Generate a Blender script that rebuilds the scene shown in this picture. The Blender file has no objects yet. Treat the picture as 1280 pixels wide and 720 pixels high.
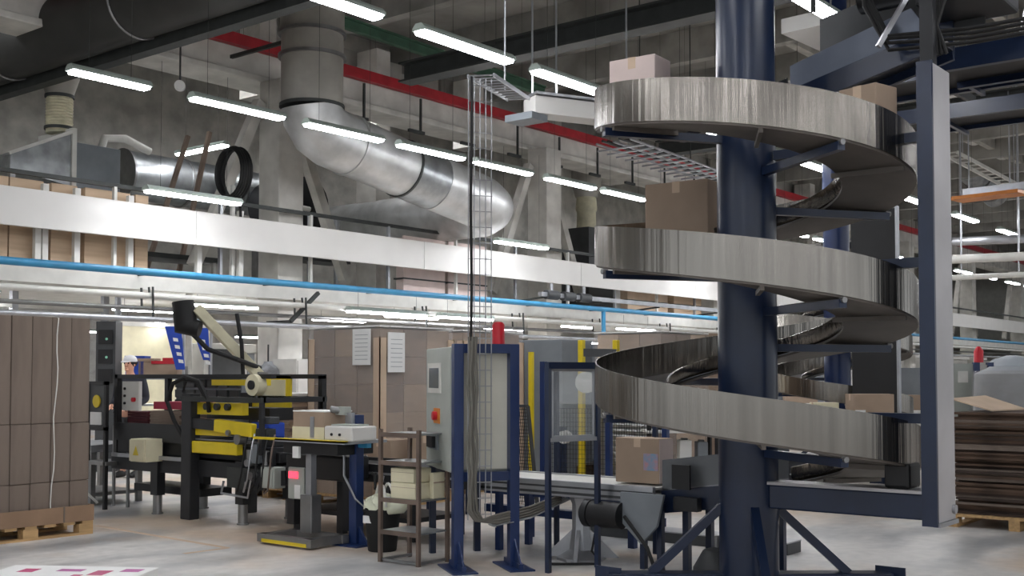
import bpy, bmesh, math, random
from mathutils import Vector, Matrix
random.seed(7)
C = bpy.context.scene.collection
PI = math.pi
# ------------------------------------------------------------------ camera frame (hall axes: X along the gallery, Y towards it)
F = 1430.0; TH = math.radians(38.7); PPV = 416.0; TILT = math.atan((471 - PPV) / F); EYE = 1.45
RT = Vector((math.sin(TH), -math.cos(TH), 0)); FH = Vector((math.cos(TH), math.sin(TH), 0))
FW = FH * math.cos(TILT) + Vector((0, 0, math.sin(TILT)))
UP = -FH * math.sin(TILT) + Vector((0, 0, math.cos(TILT)))
cam_d = bpy.data.cameras.new('camera'); cam = bpy.data.objects.new('camera', cam_d); C.objects.link(cam)
cam_d.sensor_width = 36; cam_d.lens = F * 36 / 1280; cam_d.clip_end = 300; cam_d.shift_y = (PPV - 360) / 1280
cam.matrix_world = Matrix(((RT.x, UP.x, -FW.x, 0), (RT.y, UP.y, -FW.y, 0), (RT.z, UP.z, -FW.z, EYE), (0, 0, 0, 1)))
bpy.context.scene.camera = cam
def ray(u, v): return FW + RT * ((u - 640) / F) + UP * ((PPV - v) / F)
def onX(u, v, x): r = ray(u, v); return Vector((0, 0, EYE)) + r * (x / r.x)
def onY(u, v, y): r = ray(u, v); return Vector((0, 0, EYE)) + r * (y / r.y)
def onZ(u, v, z): r = ray(u, v); return Vector((0, 0, EYE)) + r * ((z - EYE) / r.z)
def dep(u, v, d): r = ray(u, v); return Vector((0, 0, EYE)) + r * (d / r.dot(FH))
def cf(xr, d, z=0): p = RT * xr + FH * d; return Vector((p.x, p.y, z))   # metres right of / ahead of the viewpoint
# ------------------------------------------------------------------ materials
def lin(c):
    return tuple(((x / 255) / 12.92 if x <= 10 else ((x / 255 + .055) / 1.055) ** 2.4) for x in c) + (1,)
def mat(name, col, rough=.55, metal=0., var=.08, scale=4., bump=0., stretch=(1, 1, 1), col2=None, detail=4, spec=None, lo=.35, hi=.65):
    m = bpy.data.materials.new(name); m.use_nodes = True; nt = m.node_tree; b = nt.nodes['Principled BSDF']
    b.inputs['Roughness'].default_value = rough; b.inputs['Metallic'].default_value = metal
    if spec is not None: b.inputs['Specular IOR Level'].default_value = spec
    tc = nt.nodes.new('ShaderNodeTexCoord'); mp = nt.nodes.new('ShaderNodeMapping'); mp.inputs['Scale'].default_value = stretch
    nz = nt.nodes.new('ShaderNodeTexNoise'); nz.inputs['Scale'].default_value = scale; nz.inputs['Detail'].default_value = detail
    cr = nt.nodes.new('ShaderNodeValToRGB'); cr.color_ramp.elements[0].position = lo; cr.color_ramp.elements[1].position = hi
    c1 = lin(col); c0 = lin(col2) if col2 else tuple(x * (1 - var) ** 2.2 for x in c1[:3]) + (1,)
    cr.color_ramp.elements[0].color = c0; cr.color_ramp.elements[1].color = c1
    L = nt.links.new
    L(tc.outputs['Object'], mp.inputs['Vector']); L(mp.outputs['Vector'], nz.inputs['Vector'])
    L(nz.outputs['Fac'], cr.inputs['Fac']); L(cr.outputs['Color'], b.inputs['Base Color'])
    if bump:
        bp = nt.nodes.new('ShaderNodeBump'); bp.inputs['Strength'].default_value = bump; bp.inputs['Distance'].default_value = .02
        L(nz.outputs['Fac'], bp.inputs['Height']); L(bp.outputs['Normal'], b.inputs['Normal'])
    return m
def emit(name, col, strength):
    m = bpy.data.materials.new(name); m.use_nodes = True; b = m.node_tree.nodes['Principled BSDF']
    b.inputs['Base Color'].default_value = lin(col); b.inputs['Emission Color'].default_value = lin(col)
    b.inputs['Emission Strength'].default_value = strength
    return m
M = {}
def defm(k, *a, **kw): M[k] = mat(k, *a, **kw)
defm('concrete', (186, 183, 175), .85, var=.16, scale=2.5, bump=.15)
defm('concrete_light', (212, 209, 202), .85, var=.13, scale=2.0, bump=.1)
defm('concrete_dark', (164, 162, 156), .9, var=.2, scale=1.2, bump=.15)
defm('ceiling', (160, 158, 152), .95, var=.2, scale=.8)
defm('steel_dark', (64, 67, 66), .55, .3, var=.15)
defm('duct_dark', (66, 66, 64), .55, .35, var=.12, scale=1.5)
defm('green_steel', (62, 98, 76), .6, var=.15)
defm('red_paint', (176, 34, 46), .45, var=.12)
defm('white_panel', (214, 212, 208), .45, var=.03, scale=1.2)
defm('white_paint', (215, 214, 208), .5, var=.06)
defm('navy', (25, 40, 68), .3, var=.12, scale=3, spec=.5)
defm('navy_bright', (26, 48, 94), .35, var=.1)
defm('blue_pipe', (58, 142, 186), .35, var=.08)
defm('brushed', (152, 147, 140), .25, 1., var=.14, scale=13, bump=.7, stretch=(1, 1, .012), detail=4, lo=.3, hi=.7)
for k_ in ('brushed',):
    nt_ = M[k_].node_tree; b_ = nt_.nodes['Principled BSDF']; tg_ = nt_.nodes.new('ShaderNodeTangent'); tg_.direction_type = 'RADIAL'; tg_.axis = 'Z'
    b_.inputs['Anisotropic'].default_value = .35; nt_.links.new(tg_.outputs[0], b_.inputs['Tangent'])
defm('chute_bed', (150, 152, 156), .3, 1., var=.12, scale=6)
defm('chute_under', (112, 106, 100), .6, .15, var=.12, scale=3)
defm('post_grey', (188, 186, 188), .4, .2, var=.1, scale=1.6)
defm('galv', (176, 180, 182), .36, .85, var=.22, scale=3, bump=.05)
defm('duct_silver', (206, 207, 206), .42, .55, var=.16, scale=2.2, bump=.06)
defm('duct_grey', (172, 168, 160), .6, .25, var=.14, scale=1.6, bump=.05)
defm('rust_steel', (122, 106, 96), .6, .3, var=.2)
defm('steel', (150, 150, 150), .4, .8, var=.12)
defm('cable_grey', (112, 109, 102), .7, var=.1)
defm('infeed_blue', (116, 124, 140), .5, .1, var=.06)
defm('guard_grey', (112, 115, 118), .45, .3, var=.1)
defm('alu', (178, 180, 184), .35, .7, var=.1)
defm('grey_cabinet', (168, 173, 166), .5, var=.04)
defm('grey_machine', (128, 134, 140), .5, var=.06)
defm('grey_dark', (70, 72, 74), .5, var=.1)
defm('beige_panel', (216, 214, 200), .5, var=.04)
defm('black', (24, 24, 26), .5, var=.15)
defm('charcoal', (42, 43, 46), .5, .2, var=.15)
defm('rubber', (20, 20, 21), .7, var=.1)
defm('yellow', (226, 200, 34), .42, var=.08)
defm('orange', (214, 128, 40), .5, var=.1)
defm('red', (196, 26, 44), .35, var=.05)
defm('green_pale', (176, 188, 180), .5, var=.06)
defm('cream', (226, 219, 188), .6, var=.06)
defm('cream_flex', (206, 200, 172), .75, var=.12, scale=5)
defm('card', (166, 145, 126), .85, var=.07, scale=3)
defm('card_mid', (146, 128, 115), .88, var=.1, scale=3)
defm('card_dark', (120, 107, 97), .9, var=.12, scale=2.5, stretch=(3, 3, .6))
defm('card_brown', (92, 73, 60), .9, var=.25, scale=4)
defm('card_pale', (206, 182, 158), .85, var=.07, scale=3)
defm('card_pink', (214, 196, 190), .8, var=.05)
defm('wood', (196, 160, 112), .75, var=.18, scale=3, stretch=(1, 8, 8))
defm('plywood', (204, 178, 150), .75, var=.09, scale=2, stretch=(.4, 1, 9))
defm('paper', (232, 232, 230), .6, var=.02)
defm('string', (222, 220, 214), .7, var=.05)
defm('skin', (222, 168, 142), .55, var=.05)
defm('hair', (36, 26, 22), .7, var=.2)
defm('cloth_dark', (44, 46, 56), .9, var=.15)
defm('cap_white', (220, 220, 222), .8, var=.05)
defm('banner_blue', (34, 72, 178), .6, var=.08)
defm('screen', (92, 100, 106), .2, var=.05)
defm('plastic_bag', (226, 228, 204), .5, var=.1, scale=6)
defm('mesh_black', (34, 36, 38), .5, .4)
M['tube_light'] = emit('tube_light', (250, 251, 255), 26)
M['tube_dim'] = emit('tube_dim', (250, 251, 255), 9)
M['led_red'] = emit('led_red', (230, 40, 60), .6)
M['display_lit'] = emit('display_lit', (250, 60, 80), 1.5)
def glass(name, tint, alpha, rough=.08):
    m = bpy.data.materials.new(name); m.use_nodes = True; nt = m.node_tree; b = nt.nodes['Principled BSDF']
    b.inputs['Base Color'].default_value = lin(tint); b.inputs['Roughness'].default_value = rough
    tr = nt.nodes.new('ShaderNodeBsdfTransparent'); mx = nt.nodes.new('ShaderNodeMixShader'); out = nt.nodes['Material Output']
    nz = nt.nodes.new('ShaderNodeTexNoise'); nz.inputs['Scale'].default_value = 5; mr = nt.nodes.new('ShaderNodeMapRange')
    mr.inputs['To Min'].default_value = alpha * .5; mr.inputs['To Max'].default_value = alpha * 1.5
    tc = nt.nodes.new('ShaderNodeTexCoord'); mp = nt.nodes.new('ShaderNodeMapping'); mp.inputs['Scale'].default_value = (1, 1, 4)
    L = nt.links.new
    L(tc.outputs['Object'], mp.inputs[0]); L(mp.outputs[0], nz.inputs['Vector']); L(nz.outputs['Fac'], mr.inputs['Value'])
    L(mr.outputs['Result'], mx.inputs['Fac']); L(tr.outputs[0], mx.inputs[1]); L(b.outputs[0], mx.inputs[2]); L(mx.outputs[0], out.inputs['Surface'])
    return m
M['film'] = glass('film', (226, 220, 216), .2, .15)
M['acrylic'] = glass('acrylic', (220, 226, 226), .16, .05)
# ------------------------------------------------------------------ mesh builder
class MB:
    def __init__(s): s.bm = bmesh.new(); s.smooth = False
    def faces(s, vs, fs):
        v = [s.bm.verts.new(p) for p in vs]
        for f in fs:
            try: s.bm.faces.new([v[i] for i in f])
            except ValueError: pass
        return s
    def box(s, x0, x1, y0, y1, z0, z1):
        x0, x1 = min(x0, x1), max(x0, x1); y0, y1 = min(y0, y1), max(y0, y1); z0, z1 = min(z0, z1), max(z0, z1)
        return s.faces([(x, y, z) for z in (z0, z1) for y in (y0, y1) for x in (x0, x1)],
                       [(0, 2, 3, 1), (4, 5, 7, 6), (0, 1, 5, 4), (2, 6, 7, 3), (0, 4, 6, 2), (1, 3, 7, 5)])
    def cbox(s, c, sx, sy, sz, rz=0, base=True):
        c = Vector(c); R = Matrix.Rotation(rz, 3, 'Z'); z0 = 0 if base else -sz / 2
        vs = [c + R @ Vector((x, y, 0)) + Vector((0, 0, z)) for z in (z0, z0 + sz) for y in (-sy / 2, sy / 2) for x in (-sx / 2, sx / 2)]
        return s.faces(vs, [(0, 2, 3, 1), (4, 5, 7, 6), (0, 1, 5, 4), (2, 6, 7, 3), (0, 4, 6, 2), (1, 3, 7, 5)])
    def bar(s, p, q, w, h=None, up=(0, 0, 1)):
        p, q = Vector(p), Vector(q); h = h or w; d = (q - p).normalized(); u = Vector(up)
        if abs(d.dot(u)) > .98: u = Vector((0, 1, 0))
        a = d.cross(u).normalized(); b = a.cross(d).normalized()
        vs = [e + a * i * w / 2 + b * j * h / 2 for e in (p, q) for j in (-1, 1) for i in (-1, 1)]
        return s.faces(vs, [(0, 1, 3, 2), (4, 6, 7, 5), (0, 4, 5, 1), (2, 3, 7, 6), (0, 2, 6, 4), (1, 5, 7, 3)])
    def tube(s, pts, r, seg=10, closed=False, cap=True):
        s.smooth = True; pts = [Vector(p) for p in pts]; n = len(pts); rs = r if isinstance(r, (list, tuple)) else [r] * n
        rings = []; prev = None
        for i, p in enumerate(pts):
            if closed: t = pts[(i + 1) % n] - pts[i - 1]
            else: t = pts[min(i + 1, n - 1)] - pts[max(i - 1, 0)]
            t.normalize()
            if prev is None:
                u = Vector((0, 0, 1)) if abs(t.z) < .9 else Vector((1, 0, 0)); a = t.cross(u).normalized()
            else: a = (prev - t * prev.dot(t)).normalized()
            prev = a; b = t.cross(a)
            rings.append([s.bm.verts.new(p + (a * math.cos(2 * PI * k / seg) + b * math.sin(2 * PI * k / seg)) * rs[i]) for k in range(seg)])
        for i in range(n if closed else n - 1):
            A, B = rings[i], rings[(i + 1) % n]
            for k in range(seg): s.bm.faces.new([A[k], A[(k + 1) % seg], B[(k + 1) % seg], B[k]])
        if cap and not closed: s.bm.faces.new(rings[0][::-1]); s.bm.faces.new(rings[-1])
        return s
    def cyl(s, p, q, r, seg=16, r2=None): return s.tube([p, q], [r, r if r2 is None else r2], seg)
    def lathe(s, c, prof, seg=24, axis=None):
        s.smooth = True; c = Vector(c); ax = Vector(axis or (0, 0, 1)).normalized()
        u = Vector((1, 0, 0)) if abs(ax.x) < .9 else Vector((0, 1, 0)); a = ax.cross(u).normalized(); b = ax.cross(a)
        rings = [[s.bm.verts.new(c + ax * z + (a * math.cos(2 * PI * k / seg) + b * math.sin(2 * PI * k / seg)) * max(r, 1e-4)) for k in range(seg)] for r, z in prof]
        for A, B in zip(rings, rings[1:]):
            for k in range(seg): s.bm.faces.new([A[k], A[(k + 1) % seg], B[(k + 1) % seg], B[k]])
        s.bm.faces.new(rings[0][::-1]); s.bm.faces.new(rings[-1])
        return s
    def prism(s, poly, off):
        off = Vector(off); a = [Vector(p) for p in poly]; n = len(a)
        return s.faces(a + [p + off for p in a], [tuple(range(n))[::-1], tuple(range(n, 2 * n))] + [(i, (i + 1) % n, n + (i + 1) % n, n + i) for i in range(n)])
    def grid(s, rows):                     # open sheet from rows of points
        V = [[s.bm.verts.new(p) for p in r] for r in rows]
        for A, B in zip(V, V[1:]):
            for k in range(len(A) - 1): s.bm.faces.new([A[k], A[k + 1], B[k + 1], B[k]])
        return s
    def build(s, name, m, parent=None, bev=0., solid=0., sub=0):
        bmesh.ops.recalc_face_normals(s.bm, faces=s.bm.faces)
        if s.smooth:
            for f in s.bm.faces: f.smooth = True
        org = Vector((0, 0, 0))
        if parent is not None:
            p = parent
            while p is not None: org += p.location; p = p.parent
        else:
            xs = [v.co for v in s.bm.verts]
            org = Vector((sum(v.x for v in xs) / len(xs), sum(v.y for v in xs) / len(xs), min(v.z for v in xs)))
        for v in s.bm.verts: v.co -= org
        me = bpy.data.meshes.new(name); s.bm.to_mesh(me); s.bm.free()
        me.materials.append(M[m] if isinstance(m, str) else m)
        o = bpy.data.objects.new(name, me); C.objects.link(o)
        if parent is not None: o.parent = parent
        else: o.location = org
        if s.smooth:
            try: me.set_sharp_from_angle(angle=math.radians(40))
            except Exception: pass
        if solid: md = o.modifiers.new('solid', 'SOLIDIFY'); md.thickness = solid; md.offset = 0
        if bev: md = o.modifiers.new('bevel', 'BEVEL'); md.width = bev; md.segments = 2; md.limit_method = 'ANGLE'
        if sub: md = o.modifiers.new('sub', 'SUBSURF'); md.levels = sub; md.render_levels = sub
        return o
def tag(o, label=None, cat=None, group=None, kind=None):
    if label: o['label'] = label
    if cat: o['category'] = cat
    if group: o['group'] = group
    if kind: o['kind'] = kind
    return o
def thing(name, label, cat, loc=(0, 0, 0), group=None):
    o = bpy.data.objects.new(name, None); C.objects.link(o); o.location = Vector(loc); o.empty_display_size = .1
    return tag(o, label, cat, group)
def copy_tree(o, parent=None):
    c = o.copy(); C.objects.link(c)
    if parent is not None: c.parent = parent
    for ch in list(o.children): copy_tree(ch, c)
    return c
def struct(o): o['kind'] = 'structure'; return o
def text(s, size, mtx, m, name, parent):
    cu = bpy.data.curves.new('t', 'FONT'); cu.body = s; cu.size = size; cu.align_x = 'CENTER'; cu.align_y = 'CENTER'; cu.extrude = .001
    t = bpy.data.objects.new('t', cu); C.objects.link(t); bpy.context.view_layer.update()
    me = bpy.data.meshes.new_from_object(t.evaluated_get(bpy.context.evaluated_depsgraph_get())); bpy.data.objects.remove(t)
    me.transform(mtx); me.name = name; me.materials.clear(); me.materials.append(M[m])
    org = Vector((0, 0, 0)); p = parent
    while p is not None: org += p.location; p = p.parent
    me.transform(Matrix.Translation(-org)); o = bpy.data.objects.new(name, me); C.objects.link(o); o.parent = parent
    return o
def frame_m(c, right, up):
    r = Vector(right).normalized(); u = Vector(up).normalized(); n = r.cross(u)
    return Matrix(((r.x, u.x, n.x, c[0]), (r.y, u.y, n.y, c[1]), (r.z, u.z, n.z, c[2]), (0, 0, 0, 1)))
ORD = ['first', 'second', 'third', 'fourth', 'fifth', 'sixth', 'seventh', 'eighth', 'ninth', 'tenth', 'eleventh', 'twelfth', 'thirteenth', 'fourteenth', 'fifteenth', 'sixteenth', 'seventeenth', 'eighteenth', 'nineteenth', 'twentieth']
# ------------------------------------------------------------------ the hall itself
def floor_mat():
    m = bpy.data.materials.new('floor_concrete'); m.use_nodes = True; nt = m.node_tree; b = nt.nodes['Principled BSDF']; L = nt.links.new
    tc = nt.nodes.new('ShaderNodeTexCoord')
    def noise(scale, det, st=(1, 1, 1)):
        mp = nt.nodes.new('ShaderNodeMapping'); mp.inputs['Scale'].default_value = st; L(tc.outputs['Object'], mp.inputs[0])
        n = nt.nodes.new('ShaderNodeTexNoise'); n.inputs['Scale'].default_value = scale; n.inputs['Detail'].default_value = det; L(mp.outputs[0], n.inputs['Vector']); return n
    def ramp(src, a, ca, bb, cb):
        r = nt.nodes.new('ShaderNodeValToRGB'); r.color_ramp.elements[0].position = a; r.color_ramp.elements[1].position = bb
        r.color_ramp.elements[0].color = ca; r.color_ramp.elements[1].color = cb; L(src, r.inputs['Fac']); return r
    n1 = noise(.9, 5, (.7, 1.6, 1)); n2 = noise(.42, 4, (1, 1, 1)); n3 = noise(9, 5)
    base = ramp(n1.outputs['Fac'], .36, lin((156, 158, 160)), .56, lin((214, 211, 207)))
    tan = ramp(n2.outputs['Fac'], .46, (0, 0, 0, 1), .6, (.85, .85, .85, 1))
    mx = nt.nodes.new('ShaderNodeMixRGB'); mx.inputs[2].default_value = lin((212, 190, 168)); L(tan.outputs[0], mx.inputs[0]); L(base.outputs[0], mx.inputs[1])
    sp = ramp(n3.outputs['Fac'], .3, lin((236, 236, 236)), .7, (1, 1, 1, 1))
    m2 = nt.nodes.new('ShaderNodeMixRGB'); m2.blend_type = 'MULTIPLY'; m2.inputs[0].default_value = 1; L(mx.outputs[0], m2.inputs[1]); L(sp.outputs[0], m2.inputs[2])
    L(m2.outputs[0], b.inputs['Base Color'])
    rr = ramp(n1.outputs['Fac'], .3, (.3, .3, .3, 1), .7, (.5, .5, .5, 1)); L(rr.outputs[0], b.inputs['Roughness'])
    return m
M['floor'] = floor_mat()
struct(MB().box(-30, 75, -40, 36, -.2, 0).build('floor', 'floor'))
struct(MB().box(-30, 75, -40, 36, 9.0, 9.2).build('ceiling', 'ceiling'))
struct(MB().box(-10, 75, 34, 34.3, 0, 9.0).build('wall_back', 'concrete_light'))
struct(MB().box(74, 74.3, -14, 34, 0, 9.0).build('wall_right', 'white_paint'))
# upper wall over the crane beam, behind the gallery
struct(MB().box(-10, 74, 22, 22.2, 3.1, 9).build('wall_gallery', 'concrete'))
# gallery slab and the white sheet fascia along its front
slab = MB().box(-10, 74, 15.45, 22, 2.95, 3.1).box(-10, 74, 15.3, 15.45, 2.78, 3.1)
struct(slab.build('trim_1', 'white_paint'))
x = -10
fm = MB()
while x < 73:
    fm.box(x + .004, x + 5.196, 14.97, 15.03, 3.51, 4.04); x += 5.2
struct(fm.build('trim_2', 'white_panel', bev=.006))
# roof ribs across the hall and long purlins
rb = MB()
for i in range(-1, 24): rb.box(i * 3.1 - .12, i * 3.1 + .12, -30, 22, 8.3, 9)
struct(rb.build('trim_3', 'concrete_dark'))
pu = MB()
for y in (2.5, 6.5, 10.5, 18.5): pu.box(-10, 74, y - .1, y + .1, 8.55, 9)
struct(pu.build('trim_4', 'concrete'))
# crane beam along the pillars
struct(MB().box(-10, 74, 16.15, 16.75, 6.78, 7.22).box(-10, 74, 16.05, 16.85, 6.68, 6.8).build('trim_5', 'concrete_light', bev=.02))
cw = MB()
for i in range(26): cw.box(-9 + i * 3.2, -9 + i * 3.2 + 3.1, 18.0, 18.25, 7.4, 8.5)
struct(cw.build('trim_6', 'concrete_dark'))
r = MB().bar((-10, 16.1, 7.33), (74, 16.1, 7.33), .14, .2)
tag(r.build('crane_rail', 'red_paint'), 'long red painted rail running along the top of the concrete crane beam', 'rail')
# pillars of the gallery row
for i in range(2, 9):
    xx = -2.3 + i * 7.75
    t = thing('concrete_pillar', 'pale concrete pillar behind the white fascia, ' + ['', '', 'first from the left, under the bend of the silver duct', 'second from the left, right of the silver duct', 'third, hidden partly by the spiral column', 'fourth down the hall', 'fifth down the hall', 'sixth down the hall', 'seventh and farthest down the hall'][i], 'pillar', (xx, 15.85, 0), 'pillars along the gallery')
    MB().box(xx - .28, xx + .28, 15.55, 16.1, 0, 6.68).build('shaft', 'concrete_light', t, bev=.02)
    br = MB(); br.bar((xx + .35, 16.0, 6.3), (xx + 1.7, 16.0, 3.3), .18, .18)
    br.build('brace', 'concrete', t); MB().bar((xx - .35, 16.0, 6.3), (xx - 1.7, 16.0, 3.3), .18, .18).build('brace', 'concrete_light', t)
# cross girder, dark round duct, green beam
def ibeam(name, p, q, w, h, m, label, cat):
    p, q = Vector(p), Vector(q); d = (q - p).normalized(); t = thing(name, label, cat, p)
    z = Vector((0, 0, 1))
    MB().bar(p + z * (h - .02), q + z * (h - .02), w, .03).build('top_flange', m, t)
    MB().bar(p + z * .015, q + z * .015, w, .03).build('bottom_flange', m, t)
    MB().bar(p + z * h / 2, q + z * h / 2, .03, h - .05).build('web', m, t)
    return t
ibeam('steel_girder', (13.0, 12.6, 6.1), (13.0, -10, 6.1), .3, .32, 'steel_dark', 'dark steel girder crossing the hall above the white tube lights', 'girder')
ibeam('steel_girder', (20.7, 12.6, 6.1), (20.7, -10, 6.1), .3, .32, 'steel_dark', 'dark steel girder crossing the hall behind the top of the spiral chute', 'girder')
g = ibeam('green_beam', (12.9, 14.3, 7.4), (18.4, 13.9, 7.15), .12, .2, 'green_steel', 'green painted steel beam beside the top of the vertical duct', 'beam')
d = thing('air_duct', 'big dark round air duct crossing the upper left corner', 'duct', (9.3, 12, 6.9))
MB().tube([(9.3, 24 - i * 1.0, 6.8) for i in range(30)], .5, 40).build('pipe', 'duct_dark', d)
for i in range(7):
    MB().tube([(9.3 + .51 * math.cos(k / 40 * 2 * PI), 21.5 - i * 3.6, 6.8 + .51 * math.sin(k / 40 * 2 * PI)) for k in range(40)], .018, 6, closed=True).build('seam_ring', 'steel', d)
MB().box(9.55, 9.75, -5, 24, 6.2, 6.42).build('support_rail', 'steel_dark', d)
# ------------------------------------------------------------------ lamps
def lamp(p, label, group, L=1.5, axis='X', m='tube_light', hang=8.98):
    p = Vector(p); t = thing('ceiling_light', label, 'lamp', p, group)
    ax = Vector((1, 0, 0)) if axis == 'X' else Vector((0, 1, 0)); n = Vector((0, 0, 1))
    a, b = p - ax * L / 2, p + ax * L / 2
    sd = ax.cross(n)
    sec = [(-.085, .0), (.085, .0), (.085, .03), (.04, .075), (-.04, .075), (-.085, .03)]
    MB().prism([a + sd * s + n * z for s, z in sec], b - a).build('housing', 'green_pale', t)
    sec = [(-.082, 0), (-.065, -.035), (.065, -.035), (.082, 0)]
    MB().prism([a + ax * .03 + sd * s + n * z for s, z in sec], (b - a) - ax * .06).build('diffuser', m, t)
    if hang:
        for q in (a + ax * .25, b - ax * .25):
            MB().cyl(q + n * .07, Vector((q.x, q.y, hang)), .003, 5).build('suspension_wire', 'steel_dark', t)
    return t
xs = [7.56, 9.45, 11.35, 13.2, 15.0, 16.95, 18.75, 20.6, 22.5, 24.4, 26.4, 28.4, 30.6, 33, 35.2, 37.4, 39.6, 42.5, 45.5, 48, 50.5, 53, 57, 61, 65]
side = ['left end of the image row', 'over the silver duct']
for i, x in enumerate(xs):
    lamp((x, 12.2, 5.0), L=1.06 if i == 0 else 1.5, label='%s white tube light from the left in the row nearest the gallery' % ORD[min(i, 19)], group='ceiling lamps in the row along the gallery')
for i, x in enumerate([-3, -.5, 2, 4.5, 7.15, 9.2, 11.15, 14.2, 16.2, 18, 20.5, 23, 26.2, 29.5, 33, 37, 41, 46, 51]):
    lamp((x, 8.0, 5.0), '%s bright tube light from the left in the upper middle row' % ORD[max(0, i - 4)] if i > 3 else 'tube light of the upper middle row, outside the view on the left', 'ceiling lamps in the upper middle row')
for i, x in enumerate([-4, -1, 2, 5, 8, 10.6, 22, 25, 30, 36, 42, 48]):
    lamp((x, 4.5, 5.0), 'white tube light of the row above the spiral chute, by its column' if i == 5 else 'white tube light in the row passing above the spiral chute', 'ceiling lamps above the spiral')
for j, y in enumerate((.8, -5.5, -13)):
    for i, x in enumerate([-10, -6.5, -3, 0, 3, 6.5] + ([10, 14, 18, 23, 28, 34] if j < 2 else [])):  # unseen rows; the right-hand lamps are added to brighten mast and floor
        lamp((x, y, 5.0), 'unseen white tube light in the rows on the near right side of the hall', 'unseen ceiling lamps on the near side', L=1.8)
for i, (x0, x1, lb) in enumerate([(9.34, 11.0, 'low tube light hung just above the fascia, left of the hose coil'), (17.15, 18.8, 'low tube light hung just above the fascia, under the end of the silver duct'), (25.4, 27.0, 'low tube light just above the fascia, left of the spiral column')]):
    lamp(((x0 + x1) / 2, 14.15, 4.1), lb, 'low lamps over the fascia', L=x1 - x0, hang=6.0)
p0 = onY(252, 187, 17.9); lamp((p0.x, 17.9, p0.z), 'tube light turned across the gallery, above the silver horizontal duct', None, L=1.5, axis='Y', hang=9)
for i, (u0, v0, u1, v1, lb, ax) in enumerate([(445, 391, 525, 394, 'tube light under the gallery above the film wrapped cartons', 'X'), (547, 397, 618, 400, 'tube light under the gallery above the control cabinet', 'X'), (750, 409, 840, 416, 'tube light under the gallery above the yellow frame', 'X'), (133, 406, 222, 402, 'tube light under the gallery beside the blue banner', 'Y')]):
    p = onZ((u0 + u1) / 2, (v0 + v1) / 2, 2.6)
    lamp((p.x, p.y, 2.62), lb, 'lamps under the gallery', L=1.6 if i else 2.0, axis=ax, hang=2.95)
for x in (3, 8, 13, 18, 24, 30, 36, 44, 52):
    for y in (17.2, 19.5, 25, 30):  # front row added to brighten the dark space below the gallery
        lamp((x, y, 2.75), 'tube light deep under the gallery, front row added for brightness', 'lamps deep under the gallery', L=1.6, hang=2.95)
for x in (4, 7.5, 13, 16.5, 20, 27, 31, 35, 39, 43, 47, 51, 55, 60):  # added row, hidden by the beam, brightens upper wall and ceiling
    lamp((x, 17.5, 7.5), 'added fill tube light hidden behind the concrete crane beam, over the gallery', 'added fill lamps behind the crane beam', L=1.8)
w = bpy.data.worlds.new('world'); bpy.context.scene.world = w; w.use_nodes = True
w.node_tree.nodes['Background'].inputs[0].default_value = (.9, .95, 1, 1); w.node_tree.nodes['Background'].inputs[1].default_value = .6
sc = bpy.context.scene
sc.view_settings.view_transform = 'Standard'; sc.view_settings.look = 'None'; sc.view_settings.gamma = 1; sc.view_settings.use_curve_mapping = False
sc.view_settings.exposure = 0.72
# ------------------------------------------------------------------ spiral chute (the hero)
SC = Vector((6.925, 3.50, 0)); RO, RI = 1.045, .58; COL = Vector((-.02, .028, 0)); Z0, PITCH, TURNS = 3.70, .917, 3
def spiral(c, name, label, mirror=1, z0=Z0, turns=TURNS, seg=72):
    t = thing(name, label, 'spiral chute', c)
    def P(psi, r, z): return (c.x + r * math.cos(psi), c.y + r * math.sin(psi) * mirror, z)
    N = turns * seg
    def zr(i): return z0 - PITCH * i / seg
    rng = [(i, 2 * PI * i / seg) for i in range(N + 1)]
    def sweep(nm, m, sec, a0=0, a1=N):
        mb = MB(); mb.smooth = True
        R = [[mb.bm.verts.new(P(2 * PI * i / seg, r, zr(i) + z)) for r, z in sec] for i in range(a0, a1 + 1)]
        n = len(sec)
        for A, B in zip(R, R[1:]):
            for k in range(n): mb.bm.faces.new([A[k], A[(k + 1) % n], B[(k + 1) % n], B[k]])
        mb.bm.faces.new(R[0]); mb.bm.faces.new(R[-1][::-1])
        return mb.build(nm, m, t)
    sweep('outer_guard', 'brushed', [(RO, 0), (RO, -.262), (RO - .008, -.262), (RO - .008, 0)])
    sweep('inner_guard', 'brushed', [(RI - .012, -.13), (RI + .004, -.2), (RI + .03, -.226), (RI + .026, -.236), (RI - .006, -.205), (RI - .022, -.135)])
    sweep('slide_bed', 'chute_bed', [(RI + .03, -.228), (RO - .009, -.228), (RO - .009, -.238), (RI + .03, -.24)])
    sweep('underside', 'chute_under', [(RI, -.246), (RO - .01, -.242), (RO - .01, -.275), (RI, -.262)])
    for k in range(turns * 6):
        i = (k + .5) * seg / 6; a = 2 * PI * i / seg; z = zr(i) - .285
        MB().bar(P(a, RI - .02, z), P(a, RO - .02, z), .025, .03).build('joint_flange', 'chute_under', t)
    MB().tube([(c.x + COL.x, c.y + COL.y, 0.02), (c.x + COL.x, c.y + COL.y, 8.3)], .194, 48).build('column', 'navy', t)
    for k in range(turns * 4 - 1):
        i = (k + .62) * seg / 4; a = 2 * PI * i / seg; z = zr(i) - .31
        arm = MB().bar(P(a, .17, z), P(a, RO + .01, z), .05, .05).build('support_arm', 'navy', t)
        MB().cyl(P(a, RO - .01, z + .02), P(a, RO + .03, z + .02), .018, 8).build('bolt', 'steel', arm)
    return t, P, zr
t, SP, SZR = spiral(SC, 'spiral_chute', 'tall stainless spiral chute winding down round a dark blue steel column')
c = SC + COL
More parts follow.
